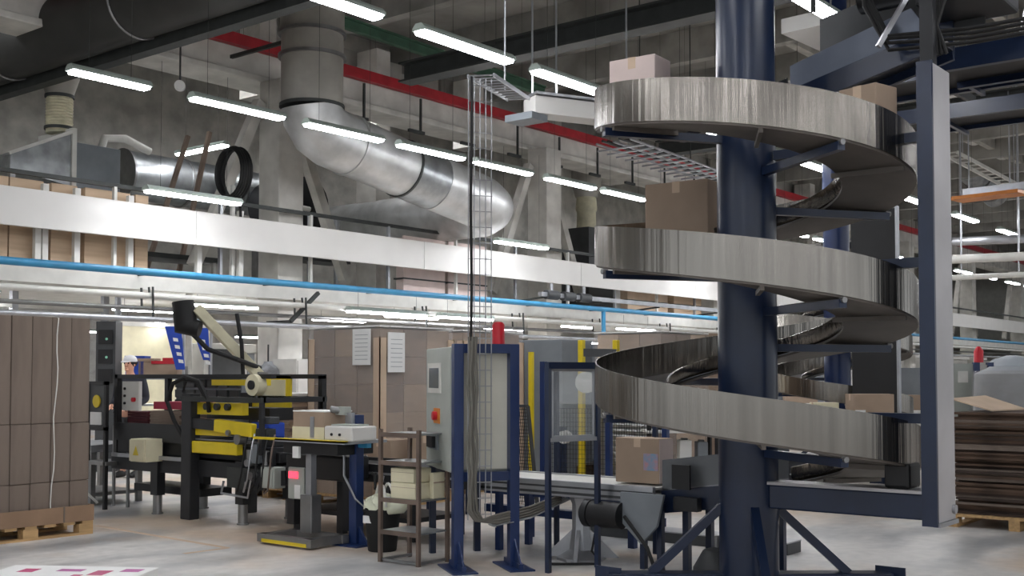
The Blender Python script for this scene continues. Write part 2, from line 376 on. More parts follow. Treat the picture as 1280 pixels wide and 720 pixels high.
# cross foot and braces, parallel to the view
for k, (dx, dy, L) in enumerate([(-1, 0, .93), (1, 0, .93), (0, -1, .8), (0, 1, .9)]):
    e = RT * dx * L + FH * dy * L; d = e.normalized()
    f = MB().bar(c + d * .15 + Vector((0, 0, .085)), c + e + Vector((0, 0, .085)), .14, .16).build('foot_beam', 'navy', t, bev=.006)
    s = d.cross(Vector((0, 0, 1)))
    if dy == 0:
        MB().bar(c + e + Vector((0, 0, .0)), c + e + Vector((0, 0, .2)), .012, .2).build('end_plate', 'navy', f)
    MB().bar(c + d * .15 + Vector((0, 0, .62)), c + d * (L - .28) + Vector((0, 0, .16)), .055, .055).build('brace', 'navy', t)
MB().lathe((SC.x + COL.x, SC.y + COL.y, 0), [(.34, 0), (.34, .025), (.2, .025)], 32).build('base_plate', 'navy', t)
# side mast: arm along -Y carrying a tall channel post
MB().box(6.83, 7.0, 2.33, SC.y - .15, .60, .755).build('mast_arm', 'navy', t, bev=.01)
MB().box(6.81, 7.0, 2.34, SC.y - .15, .755, .775).build('arm_cover', 'post_grey', t)
MB().box(6.72, 6.745, 2.235, 2.325, .58, 3.31).box(6.745, 7.06, 2.31, 2.325, .58, 3.31).build('mast', 'navy', t)
MB().box(6.746, 7.055, 2.238, 2.26, .60, 3.30).build('mast_face', 'post_grey', t, bev=.003)
MB().box(6.735, 7.06, 2.222, 2.265, .575, .60).build('mast_foot_strip', 'alu', t)
MB().cyl((7.01, 2.24, .66), (7.01, 2.22, .66), .028, 10).build('foot_bolt', 'alu', t)
for z in (1.2, 2.14, 2.9):
    MB().bar((6.91, 2.33, z), (6.91, SC.y - .18, z), .06, .06).build('tie_bar', 'navy', t)
# motor on the arm end
MB().box(6.85, 7.05, 2.44, 2.6, .775, .93).build('arm_motor', 'black', t, bev=.02)
# infeed trough at the top (straight, towards -Y) and outlet at the foot (towards +Y)
lx = SC.x + (RO + RI) / 2; hw = (RO - RI) / 2
def trough(name, y0, z0, y1, z1, label, hL, hR, cat='conveyor'):
    tr = thing(name, label, cat, (lx, y0, min(z0, z1)))
    MB().prism([(lx - hw, y0, z0), (lx + hw, y0, z0), (lx + hw, y0, z0 - .05), (lx - hw, y0, z0 - .05)], (0, y1 - y0, z1 - z0)).build('bed', 'chute_bed', tr)
    for sx, hh, nm in ((-hw, hL, 'side_guard'), (hw, hR, 'side_guard')):
        MB().prism([(lx + sx - .006, y0, z0 - .02), (lx + sx + .006, y0, z0 - .02), (lx + sx + .006, y0, z0 + hh), (lx + sx - .006, y0, z0 + hh)], (0, y1 - y0, z1 - z0)).build(nm, 'guard_grey', tr)
        MB().prism([(lx + sx - .02, y0, z0 - .2), (lx + sx + .02, y0, z0 - .2), (lx + sx + .02, y0, z0 - .03), (lx + sx - .02, y0, z0 - .03)], (0, y1 - y0, z1 - z0)).build('side_beam', 'navy', tr)
    return tr
tr = thing('infeed_chute', 'blue grey and navy chute feeding the top of the spiral from the right', 'conveyor', (lx, 2.6, 3.4))
def slope_box(nm, m, x0, x1, za, zb, ya=SC.y - .02, yb=2.5, rise=.24, cut=0):
    z = Z0 - .21
    MB().prism([(x0, ya, z + za), (x0, yb, z + rise + za), (x0, yb + cut, z + rise + zb), (x0, ya, z + zb)], (x1 - x0, 0, 0)).build(nm, m, tr, bev=.002)
slope_box('bed', 'chute_bed', lx - hw, lx + hw, -.04, 0)
slope_box('side_panel', 'infeed_blue', lx - hw - .012, lx - hw, -.02, .16, cut=.12)
slope_box('side_beam', 'navy', lx - hw - .04, lx - hw - .012, -.17, -.02)
slope_box('far_beam', 'navy', lx + hw, lx + hw + .04, -.1, .3); slope_box('far_cover', 'grey_dark', lx + hw + .04, lx + hw + .07, .12, .62, yb=2.3)
slope_box('far_rail', 'alu', lx + hw - .02, lx + hw, .2, .22)
for y, z in ((2.62, 3.68), (3.3, 3.5)): MB().cyl((lx - .25, y, z + .5), (lx - .25, y, 8.97), .02, 8).build('hanger_rod', 'steel_dark', tr)
# ------------------------------------------------------------------ silver duct dropping from the roof
t = thing('ventilation_duct', 'large silver ventilation duct dropping from the roof and slanting right above the fascia', 'duct', (12.3, 14, 5.4))
R = .5
MB().tube([(12.3, 14, 8.95), (12.3, 14, 7.0)], R * 1.03, 32).build('upper_pipe', 'duct_grey', t)
MB().tube([(12.3, 14, 7.02), (12.3, 14, 5.8)], R, 32).build('lower_pipe', 'duct_grey', t)
for z in (7.0, 6.62): MB().lathe((12.3, 14, z - .03), [(R * 1.02, 0), (R * 1.1, .0), (R * 1.1, .05), (R * 1.02, .05)], 32).build('flange', 'steel', t)
D1 = Vector((13.0, 14, 5.33)); D2 = Vector((16.55, 14, 4.76)); dd = (D2 - D1).normalized()
el = [Vector((12.3, 14, 5.82)), Vector((12.33, 14, 5.66)), Vector((12.47, 14, 5.48)), Vector((12.7, 14, 5.38)), D1, D1 + dd * .1]
MB().tube([Vector((12.3, 14, 5.84)), Vector((12.3, 14, 5.79))], R * 1.05, 32).build('clamp_ring', 'steel_dark', t)
MB().tube(el, R, 32).build('elbow', 'duct_silver', t)
MB().tube([D1 + dd * .1, D1 + dd * 1.4], R, 32).build('straight_pipe', 'duct_silver', t)
MB().tube([D1 + dd * 1.4, D1 + dd * 2.2], R * 1.02, 32).build('sleeve', 'galv', t)
for q in (.1, 1.4, 2.2):
    a = D1 + dd * q; MB().tube([a - dd * .02, a + dd * .02], R * 1.05, 32).build('clamp_ring', 'steel_dark' if q == 1.4 else 'duct_silver', t)
pts, rs = [], []
L = (D2 - D1).length
n = 26
for i in range(n + 1):
    q = 2.2 + (L - 2.2) * i / n; pts.append(D1 + dd * q); rs.append(R * (1.0 + .018 * (i % 2)))
fin = [D2 + Vector((.3, .1, -.05)), D2 + Vector((.5, .4, -.07)), D2 + Vector((.56, .9, -.07)), D2 + Vector((.56, 5.5, -.07))]
MB().tube(pts + fin, rs + [R] * 4, 32).build('flexible_pipe', 'duct_silver', t)
MB().bar((12.3, 14.4, 7.0), (12.3, 16.1, 7.0), .06).build('bracket', 'steel_dark', t)
# ------------------------------------------------------------------ rail, posts and boards behind the fascia
t = thing('guard_rail', 'dark handrail along the gallery above the white fascia', 'rail', (10, 15.25, 3.1))
MB().box(-8, 70, 15.32, 15.38, 4.29, 4.35).build('top_rail', 'steel_dark', t)
for i in range(24):
    MB().box(-2 + i * 1.93, -1.95 + i * 1.93, 15.31, 15.37, 3.1, 4.3).build('stanchion', 'white_paint' if i % 2 == 0 else 'alu', t)
for k, (u0, u1, w) in enumerate([(-40, 6, 'at the left edge of the photo'), (8, 50, 'first left of the white posts'), (60, 92, 'narrow one, second from the left edge'), (102, 158, 'wide one, third from the left edge'), (165, 181, 'narrow one beside the hose coil end')]):
    x0, x1 = onY(u0, 235, 15.6).x, onY(u1, 235, 15.6).x
    t = thing('board_pack', 'pack of tan boards standing behind the fascia, ' + w, 'boards', (x0, 15.6, 3.1), 'tan board packs on the gallery')
    m = MB()
    for j in range(5): m.box(x0, x1, 15.5 + j * .05, 15.545 + j * .05, 3.1, 4.26 - .01 * (j % 2))
    m.build('boards', 'plywood', t)
    MB().box(x0 - .01, x1 + .01, 15.49, 15.76, 3.6, 3.63).build('strap', 'steel_dark', t)
for k, (u0, u1, m0, w) in enumerate([(500, 552, 'card_pink', 'left of the wire cable ladder'), (556, 604, 'card_pink', 'behind the wire cable ladder'), (780, 830, 'card_pale', 'left of the spiral chute'), (838, 872, 'plywood', 'beside the spiral column')]):
    x0, x1 = onY(u0, 300, 15.6).x, onY(u1, 300, 15.6).x
    t = thing('board_pack', 'pinkish pack of boards standing behind the fascia, ' + w, 'boards', (x0, 15.6, 3.1), 'pink board packs on the gallery')
    MB().box(x0, x1, 15.5, 15.54, 3.1, 4.2).box(x0 + .05, x1, 15.55, 15.75, 3.1, 4.17).build('boards', m0, t)
    MB().box(x0 - .01, x1 + .01, 15.49, 15.76, 3.35, 3.38).build('strap', 'steel_dark', t)
for k, (u, w) in enumerate([(46, 'left'), (55, 'second'), (95, 'third'), (162, 'fourth'), (248, 'fifth'), (300, 'sixth')]):
    p = onY(u, 300, 15.35)
    MBx = MB().box(p.x - .045, p.x + .045, 15.31, 15.39, 3.1, 4.2 if k not in (0, 4) else 3.6)
    tag(MBx.build('white_post', 'white_paint', bev=.004), '%s white upright post holding the fascia, counted from the left edge' % ORD[k], 'post', 'white posts behind the fascia')
# roller table seen through the gap
t = thing('roller_table', 'dark flat roller table on the gallery seen under the fascia', 'table', (10.9, 16.6, 3.1))
MB().box(10.2, 12.3, 16.3, 17, 3.42, 3.5).build('top', 'steel_dark', t)
for x in (10.3, 12.2):
    for y in (16.4, 16.9): MB().box(x - .03, x + .03, y - .03, y + .03, 3.1, 3.42).build('leg', 'white_paint', t)
t = thing('pipe_rig', 'grey tubular pipe rig standing behind the pillar foot on the gallery', 'rig', (14.5, 17, 3.1))
for x in (14.2, 14.9, 15.6): MB().cyl((x, 17, 3.1), (x, 17, 4.6), .05, 10).build('upright', 'alu', t)
MB().tube([(14.2, 16.9, 4.0), (14.25, 16.9, 4.5), (14.5, 16.9, 4.72), (14.8, 16.9, 4.7)], .05, 10).build('bent_pipe', 'white_paint', t)
MB().box(14.0, 15.8, 16.8, 17.4, 3.7, 3.9).build('tray', 'steel_dark', t)
MB().cyl((15.2, 17.4, 4.9), (15.2, 18.6, 4.9), .55, 24).build('fan_drum', 'charcoal', t)
# hopper machine with cream flexible collar
t = thing('hopper_unit', 'grey sheet metal hopper unit on the gallery at upper left', 'machine', (10.4, 17.9, 3.1))
MB().box(10.22, 11.06, 17.5, 18.6, 3.1, 5.36).build('body', 'grey_machine', t, bev=.01)
MB().prism([(9.1, 17.5, 4.75), (10.2, 17.5, 4.6), (10.2, 17.5, 5.5), (9.1, 17.5, 4.98)], (0, 1.0, 0)).build('sloped_inlet', 'galv', t)
MB().box(10.14, 10.22, 17.46, 18.55, 4.5, 5.58).build('flange_strip', 'white_paint', t)
MB().bar((9.08, 17.48, 5.0), (10.2, 17.48, 5.54), .05, .05).build('edge_strip', 'white_paint', t)
for x in (9.2, 10.1): MB().box(x - .04, x + .04, 17.6, 17.68, 3.1, 4.8).build('leg', 'steel', t)
MB().tube([(10.9, 17.9, 5.3), (11.0, 17.9, 5.6), (11.4, 17.9, 5.66), (11.9, 17.9, 5.5)], .07, 12).build('white_pipe', 'white_paint', t)
t = thing('flexible_duct', 'cream ribbed flexible duct collar under a grey cone at upper left', 'duct', (10.15, 17.9, 5.5))
pr = [(.21, 0)]
for i in range(12): pr += [(.225, .05 * i + .02), (.205, .05 * i + .045)]
MB().lathe((10.15, 17.9, 5.54), pr + [(.21, .64)], 24).build('ribbed_sleeve', 'cream_flex', t)
for z in (5.6, 6.14): MB().lathe((10.15, 17.9, z), [(.22, 0), (.24, .0), (.24, .05), (.22, .05)], 24).build('clamp', 'steel_dark', t)
MB().lathe((10.15, 17.9, 6.18), [(.22, 0), (.26, .12), (.34, .4), (.34, 2.8)], 24).build('cone', 'duct_grey', t)
t = thing('flexible_duct', 'cream flexible duct collar between pillar and spiral, above the far machine', 'duct', (24.2, 18, 4.9))
p = onY(733, 263, 18); 
MB().lathe((p.x, 18, p.z - .55), [(.27, 0), (.3, .06), (.27, .1), (.26, .5), (.3, .56), (.27, .9)], 24).build('ribbed_sleeve', 'cream_flex', t)
MB().lathe((p.x, 18, p.z + .35), [(.3, 0), (.38, .3), (.42, .6), (.42, 1.6)], 24).build('cone', 'duct_grey', t)
MB().box(p.x - .6, p.x + .6, 17.5, 18.5, 3.1, p.z - .55).build('machine_top', 'grey_dark', t)
# horizontal silver duct with braces, fan and hose coil
p = onY(160, 216, 19)
t = thing('silver_pipe', 'silver horizontal duct on the gallery left of the hose coil', 'duct', (p.x, 19, 3.1))
MB().tube([(p.x + i * .3, 19.2, p.z) for i in range(12)], .46, 28).build('pipe', 'galv', t)
for k in (0, 1.3, 2.6): MB().tube([(p.x + k - .02, 19.2, p.z), (p.x + k + .02, 19.2, p.z)], .49, 28).build('seam_ring', 'steel', t)
for k in (.3, 3.2): MB().box(p.x + k - .05, p.x + k + .05, 19.1, 19.3, 3.1, p.z - .4).build('stand', 'steel', t)
for k, (u0, v0, u1, v1) in enumerate([(180, 232, 235, 170), (222, 226, 262, 165)]):
    a, b = onY(u0, v0, 17.2), onY(u1, v1, 17.2); a.z = 3.1
    tag(MB().bar(a, b, .07, .07).build('diagonal_strut', 'card_mid', None), 'rusty diagonal steel strut in front of the silver duct, %s of two' % ('left' if k == 0 else 'right'), 'strut', 'rusty struts')
p = onY(295, 216, 15.32)
t = thing('hose_coil', 'coil of black hose hanging by the rail left of the first pillar', 'hose', (p.x, 15.32, 3.9))
for k in range(6):
    rr = .36 + .015 * (k % 3)
    MB().tube([(p.x - .1 + .035 * k, p.y + .06 + rr * .95 * math.cos(a / 28 * 2 * PI), p.z + rr * 1.1 * math.sin(a / 28 * 2 * PI)) for a in range(28)], .024, 8, closed=True).build('loop', 'rubber', t)
MB().tube([(p.x, 15.2, p.z - .4), (p.x - .02, 15.16, p.z - .8), (p.x, 15.15, 3.7)], .024, 8).build('hose_tail', 'rubber', t)
MB().bar((p.x, 15.4, 3.1), (p.x, 15.4, p.z - .2), .06).bar((p.x - .1, 15.4, p.z - .42), (p.x + .1, 15.4, p.z - .42), .05).build('hook_post', 'white_paint', t)
# blue pipe, grey pipes and cable trays under the gallery edge
t = thing('blue_pipe', 'long bright blue pipe running along under the white fascia', 'pipe', (7, 14.5, 2.9))
MB().tube([(-8 + i * 3, 14.5, 2.97) for i in range(24)], .055, 14).build('pipe', 'blue_pipe', t)
MB().tube([(21.4, 14.5, 2.95), (21.4, 14.5, 2.35)], .05, 12).build('branch', 'blue_pipe', t)
for i in range(14): MB().bar((5.2 + i * 2.4, 14.5, 3.0), (5.2 + i * 2.4, 15.3, 3.0), .035).build('bracket', 'steel_dark', t)
for k, (y, z, r, m, lb) in enumerate([(15.0, 2.68, .05, 'white_paint', 'white pipe running below the blue pipe'), (15.2, 2.5, .035, 'steel', 'thin grey conduit under the gallery edge'), (14.9, 2.32, .045, 'alu', 'lower grey pipe under the gallery edge')]):
    tt = thing('service_pipe', lb, 'pipe', (7, y, z))
    MB().tube([(-8, y, z), (20, y, z - .02), (60, y, z)], r, 10).build('pipe', m, tt)
    for i in range(10): MB().bar((4 + i * 3, y, z), (4 + i * 3, y + .02, 2.95 if y > 15.3 else 2.8), .025).build('hanger', 'steel_dark', tt)
tt = thing('valve_group', 'cluster of grey valves where the blue pipe branches', 'valve', (20.5, 14.6, 2.9))
for k, x in enumerate((19.6, 20.2, 20.8)):
    MB().cyl((x - .2, 14.62, 3.2), (x + .2, 14.62, 3.2), .1, 14).build('valve_body', 'grey_dark', tt)
    MB().cyl((x, 14.62, 3.2), (x, 14.62, 3.45), .04, 10).build('stem', 'alu', tt)
for x in (19.4, 21.5, 24, 27): MB().bar((x, 14.62, 3.15), (x, 15.44, 3.08), .04).build('bracket', 'steel_dark', tt)
MB().bar((19.2, 14.62, 3.2), (28, 14.62, 3.2), .09, .09).build('pipe', 'alu', tt)
# diagonal dark braces below the gallery near the first pillar
t = thing('gallery_bracket', 'dark diagonal bracket under the gallery left of the cartons', 'bracket', (13.2, 15.2, 2))
a, b = onY(363, 402, 15.0), onY(398, 366, 15.0)
MB().bar(a, b, .06).build('strut', 'steel_dark', t); MB().bar((a.x, 15, a.z), (a.x, 15.6, a.z), .05).build('anchor', 'steel_dark', t)
# small things on the roof: hangers of the crane beam, dark clamps
for i in range(12):
    x = 13.8 + i * 1.6
    tt = thing('beam_clamp', 'dark hooked clamp hanging on the concrete crane beam', 'clamp', (x, 16.0, 6.2), 'clamps along the crane beam')
    MB().bar((x, 16.02, 7.15), (x, 16.02, 6.45), .04).build('rod', 'steel_dark', tt); MB().bar((x - .35, 16.02, 6.45), (x + .1, 16.02, 6.45), .06, .06).build('hook', 'steel_dark', tt)
# hanging conveyor housing and its rods left of the spiral
a = onZ(662, 133, 4.6)
t = thing('hanging_duct', 'white sheet metal duct hung on thin rods left of the spiral top', 'duct', (a.x, a.y, 4.5))
b = a + Vector((1.6, -.75, 0))
MB().bar(a, b, .3, .2).build('casing', 'white_panel', t); MB().bar(a + Vector((0, 0, .13)), b + Vector((0, 0, .13)), .36, .03).build('lid', 'alu', t)
for k, q in enumerate((.02, .2, .75)):
    c0 = a + (b - a) * q; MB().cyl(c0 + Vector((0, 0, .1)), (c0.x, c0.y, 8.97), .012, 8).build('rod', 'alu', t)
MB().box(a.x - .15, a.x + .15, a.y - .15, a.y + .25, 4.42, 4.5).build('end_box', 'grey_machine', t)
# wall pillars and ribs high up behind the crane beam
for i in range(10):
    x = 14 + i * 3.1
    tag(MB().box(x - .2, x + .2, 17.2, 17.8, 3.1 if i % 2 else 6.8, 8.4).build('wall_rib', 'concrete_light' if i % 3 else 'concrete'), 'pale concrete rib on the upper wall above the crane beam', 'rib', 'ribs on the upper wall')
for k, (u, v, s) in enumerate([(225, 108, 1)]):
    p = onY(u, v, 15.5); t = thing('wall_dial', 'round white dial lamp hanging above the fascia at upper left', 'dial', p)
    MB().cyl(p, p + Vector((-.05, -.06, 0)), .085, 20).build('face', 'white_panel', t); MB().cyl(p, (p.x, p.y, 8.97), .015, 6).build('rod', 'steel_dark', t)
# second roof duct piece hanging dark behind the slanted duct
# ------------------------------------------------------------------ tall stack of flat cartons on a pallet, left
def pallet(name, x0, x1, y0, y1, label, m='wood', z0=0.0, cat='pallet', group=None):
    t = thing(name, label, cat, ((x0 + x1) / 2, (y0 + y1) / 2, z0), group)
    for i in range(3):
        y = y0 + (y1 - y0 - .1) * i / 2
        for j in range(3):
            x = x0 + (x1 - x0 - .14) * j / 2
            MB().box(x, x + .14, y, y + .1, z0 + .02, z0 + .1).build('block', m, t)
        MB().box(x0, x1, y, y + .1, z0, z0 + .02).build('runner', m, t)
    for i in range(7):
        x = x0 + (x1 - x0 - .11) * i / 6
        MB().box(x, x + .11, y0, y1, z0 + .1, z0 + .125).build('deck_board', m, t)
    return t
px0, px1, py0, py1 = 4.72, 5.86, 9.72, 10.65
pallet('pallet', px0 - .04, px1 + .03, py0 - .03, py1 + .03, 'wooden pallet under the tall stack of flat cartons at the left edge')
t = thing('pallet_tray', 'cardboard tray between the pallet and the tall carton stack', 'tray', ((px0 + px1) / 2, py0 + .45, .126))
tw = MB().box(px0 - .03, px1 + .03, py0 - .03, py1 + .03, .126, .14)
for q in ((px0 - .035, px1 + .035, py0 - .035, py0 - .025), (px0 - .035, px1 + .035, py1 + .025, py1 + .035), (px0 - .035, px0 - .025, py0 - .03, py1 + .03), (px1 + .025, px1 + .035, py0 - .03, py1 + .03)): tw.box(*q, .126, .27)
tw.build('tray_walls', mat('tray_card', (150, 122, 98), .85), t)
MB().box(px1 - .27, px1 - .255, py0 - .038, py0 - .035, .13, .27).build('tape', 'card_dark', t)
n = 6; wd = (px1 - px0) / n
zs = [.142, .50, 1.03, 1.995]
for row in range(3):
    for col in range(n):
        z0, z1 = zs[row], zs[row + 1] - .003
        x = px0 + col * wd; dy = .012 * random.random()
        o = MB().box(x + .002, x + wd - .002, py0 + dy, py1, z0, z1).build('carton_bundle', 'card_dark', bev=.006)
        tag(o, 'bundle of dark brown flat cartons in the tall stack at the left edge', 'carton bundle', 'bundles in the tall carton stack')
for k, (xx, w) in enumerate([(px1 - .38, 'right'), (px1 - 1.02, 'left')]):
    pts = [(xx - .012 * math.sin(i * 1.3) + .05 * i / 12, py0 - .012 - .004 * (i % 2), .16 + i * .152) for i in range(13)] + [(xx + .05, py0 + .1, 2.0), (xx + .05, py1 - .1, 2.0)]
    tag(MB().tube(pts, .005, 6).build('string', 'string'), '%s white string hanging down the tall carton stack' % w, 'string', 'strings round the tall stack')
# ------------------------------------------------------------------ carton sealing machine
t = thing('carton_sealer', 'black carton sealing machine with yellow arms on the packing line', 'machine', (7.4, 9.9, 0))
MB().box(7.18, 7.8, 8.75, 11.35, .62, .76).build('bed', 'charcoal', t, bev=.006)
MB().box(7.14, 7.2, 8.7, 11.4, .44, .6).box(7.74, 7.8, 8.7, 11.4, .44, .6).build('side_rail', 'charcoal', t)
MB().box(7.2, 7.74, 8.9, 11.2, .46, .58).build('drive_casing', 'black', t)
for (x, y) in ((7.16, 10.55), (7.16, 9.12), (7.78, 10.6), (7.78, 9.15)):
    lg = MB().box(x - .05, x + .05, y - .06, y + .06, .2, .62).build('leg', 'charcoal', t)
    MB().cyl((x, y, .01), (x, y, .22), .048, 14).lathe((x, y, 0), [(.06, 0), (.06, .015), (.03, .02)], 14).build('foot', 'steel', lg)
for x in (7.1, 7.84): MB().box(x - .06, x + .06, 9.82, 9.98, 0, 1.28).build('mast', 'charcoal', t, bev=.008)
for x in (7.06, 7.84): MB().box(x - .03, x + .03, 8.7, 9.98, 1.2, 1.25).build('head_bar', 'steel_dark', t)
MB().box(7.06, 7.84, 8.7, 8.74, 1.2, 1.25).build('end_bar', 'charcoal', t)
for x in (7.06, 7.84): MB().box(x - .02, x + .02, 8.7, 8.74, .7, 1.2).build('end_post', 'charcoal', t)
MB().box(7.3, 7.6, 8.9, 9.9, 1.02, 1.14).build('head_block', 'black', t)
MB().bar((7.1, 9.9, .98), (7.1, 9.35, .96), .08, .1).build('swing_arm', 'charcoal', t)
MB().bar((7.08, 9.45, .965), (7.08, 8.86, .93), .07, .13).build('yellow_arm', 'yellow', t, bev=.012)
MB().box(7.06, 7.14, 9.1, 9.86, .68, .8).build('yellow_side_belt', 'yellow', t, bev=.012)
MB().box(7.1, 7.12, 8.85, 9.9, .81, .825).build('chrome_bar', 'steel', t)
MB().box(7.1, 7.13, 9.3, 9.9, .86, .94).build('yellow_plate', 'yellow', t)
yf = MB().box(7.82, 7.84, 9.2, 9.86, 1.12, 1.46).build('yellow_panel', 'yellow', t)
MB().box(7.81, 7.82, 9.28, 9.78, 1.2, 1.42).build('cream_window', 'cream', yf)
MB().box(7.5, 7.56, 9.2, 10.1, 1.36, 1.42).build('yellow_crossbar', 'yellow', t)
for i in range(3):
    MB().cyl((7.16, 9.3 + i * .17, 1.15), (7.08, 9.3 + i * .17, 1.15), .035, 14).build('knob', 'steel_dark', t)
MB().box(7.12, 7.2, 9.1, 9.86, 1.07, 1.19).build('yellow_head_plate', 'yellow', t)
MB().tube([(7.18, 8.95, 1.15 + .1)] + [(7.18, 8.95, 1.3)], .012, 8).build('tape_spindle', 'steel', t)
MB().lathe((7.12, 8.95, 1.37), [(.045, 0), (.105, 0), (.105, .1), (.045, .1)], 28, axis=(1, 0, 0)).build('tape_roll', 'cream', t)
MB().cyl((7.1, 8.95, 1.37), (7.23, 8.95, 1.37), .046, 16).build('roll_core', 'charcoal', t)
MB().tube([(7.1, 9.95, .75), (7.04, 10.1, 1.0), (7.02, 10.2, 1.2), (7.02, 10.1, 1.38), (7.02, 9.88, 1.45), (7.02, 9.65, 1.4), (7.05, 9.55, 1.22), (7.1, 9.6, 1.1)], .022, 8).build('cable_loop', 'rubber', t)
MB().tube([(7.1, 9.9, 1.2), (7.06, 9.98, 1.3), (7.04, 9.9, 1.41), (7.04, 9.74, 1.4), (7.06, 9.62, 1.25)], .014, 8).build('cable', 'rubber', t)
for y in (8.72, 8.98): MB().cyl((7.12, y, .58), (7.12, y, .74), .03, 10).build('roller_end', 'steel', t)
MB().box(7.1, 7.14, 8.72, 9.3, .36, .56).build('drive_box', 'steel_dark', t)
MB().tube([(7.1, 9.35, .42), (7.08, 9.36, .3), (7.08, 8.95, .28), (7.08, 8.9, .45)], .012, 6).build('guard_loop', 'alu', t)
MB().box(7.3, 7.7, 10.0, 11.2, .2, .28).build('cross_brace', 'charcoal', t)
MB().bar((7.16, 9.0, .45), (7.16, 8.4, .5), .16, .14).build('outfeed_block', 'charcoal', t)
for k, (y, z, s) in enumerate([(8.8, .9, .1), (8.66, .82, .08), (8.72, 1.03, .07), (8.6, .68, .1)]):
    MB().box(7.1, 7.22, y - s, y + s, z - s * .5, z + s * .5).build('drive_part', ['steel_dark', 'charcoal', 'grey_dark', 'black'][k], t, bev=.01)
for k, (y, z, r, m) in enumerate([(9.05, .84, .05, 'steel'), (8.9, .62, .035, 'alu'), (9.2, .9, .03, 'steel'), (8.62, .56, .05, 'charcoal'), (8.84, .5, .04, 'steel')]):
    MB().cyl((7.02, y, z), (7.16, y, z), r, 14).build('cylinder', m, t)
for k in range(5):
    y = 8.95 - .1 * k
    MB().tube([(7.08, y, .9), (7.0, y - .05, .75), (6.98, y - .02, .5 - .03 * k), (7.03, y + .1, .34), (7.1, y + .15, .45)], .009, 6).build('hose', ['rubber', 'alu', 'rubber', 'rubber', 'rust_steel'][k], t)
MB().box(7.3, 7.5, 8.9, 9.2, .84, 1.0).build('blue_motor', 'banner_blue', t, bev=.02)
MB().box(7.2, 7.36, 9.3, 9.7, .95, 1.02).build('press_plate', 'alu', t); MB().box(7.05, 7.12, 8.78, 8.86, .62, .8).build('sensor_box', 'grey_machine', t)
MB().box(7.08, 7.12, 9.95, 11.3, .58, .62).build('lower_rail', 'alu', t); MB().box(7.12, 7.16, 10.0, 11.3, .76, .95).build('tray_side', 'charcoal', t)
# junction box hung on it
t = thing('junction_box', 'cream junction box with a warning triangle on the sealing machine', 'box', (6.98, 10.62, .55))
MB().box(6.92, 7.13, 10.42, 10.7, .56, .8).build('case', 'cream', t, bev=.008)
MB().box(6.905, 6.92, 10.43, 10.69, .57, .79).build('door', 'cream', t)
MB().prism([(6.903, 10.62, .63), (6.903, 10.52, .63), (6.903, 10.57, .73)], (-.002, 0, 0)).build('warning_sticker', 'yellow', t)
# magazine frame with trays of flat cartons
t = thing('magazine_frame', 'dark frame rack left of the sealer filled with flat cartons', 'frame', (7.4, 11, .7))
for (x, y) in ((7.2, 11.38), (7.85, 11.38), (7.85, 8.75)): MB().box(x - .03, x + .03, y - .03, y + .03, .6, 1.46).build('upright', 'black', t)
MB().box(7.17, 7.23, 8.72, 11.4, 1.43, 1.475).box(7.82, 7.88, 8.72, 11.4, 1.43, 1.475).build('top_rail', 'black', t)
MB().box(7.17, 7.88, 11.35, 11.41, 1.43, 1.475).build('end_rail', 'black', t)
MB().box(7.2, 7.85, 9.9, 11.35, .76, .82).build('tray', 'charcoal', t)
for k in range(11):
    tag(MB().box(7.26, 7.75, 10.3 + .01 * (k % 3), 10.85 + .01 * (k % 2), .822 + k * .024, .843 + k * .024).build('flat_carton', 'card_mid'), 'grey brown flat carton in the pile on the sealer tray', 'carton', 'flat cartons on the sealer tray')
for k in range(9):
    tag(MB().box(7.26, 7.75, 10.9, 11.28, .822 + k * .028, .846 + k * .028).build('printed_carton', mat('maroon%d' % k, (84 + 4 * (k % 3), 36, 44), .7)), 'maroon printed flat carton piled at the left of the sealer tray', 'carton', 'maroon flat cartons')
tag(MB().box(7.3, 7.7, 10.3, 10.85, 1.1, 1.18).build('printed_carton', mat('magenta', (170, 40, 70), .6)), 'single bright crimson carton on top of the grey brown pile', 'carton')
t = thing('switch_panel', 'light grey switch panel with red button in the dark frame', 'panel', (7.2, 11.1, 1.1))
MB().box(7.2, 7.24, 10.98, 11.3, 1.08, 1.4).build('plate', 'white_paint', t)
MB().cyl((7.2, 11.06, 1.2), (7.17, 11.06, 1.2), .025, 14).build('button', 'red', t)
for i in range(3): MB().cyl((7.2, 11.24, 1.16 + i * .08), (7.185, 11.24, 1.16 + i * .08), .015, 10).build('switch', 'black', t)
t = thing('parts_rack', 'grey rack of small bins behind the flat carton pile', 'rack', (7.9, 10.6, 1.1))
MB().box(7.9, 8.1, 10.1, 11.3, 1.08, 1.44).build('body', 'grey_machine', t)
for i in range(3):
    for j in range(6): MB().box(7.87, 7.9, 10.12 + j * .2, 10.28 + j * .2, 1.1 + i * .115, 1.19 + i * .115).build('bin', 'steel_dark' if (i + j) % 3 else 'grey_dark', t)
for y in (10.15, 11.2): MB().box(7.95, 8.05, y, y + .05, 0, 1.08).build('leg', 'steel_dark', t)
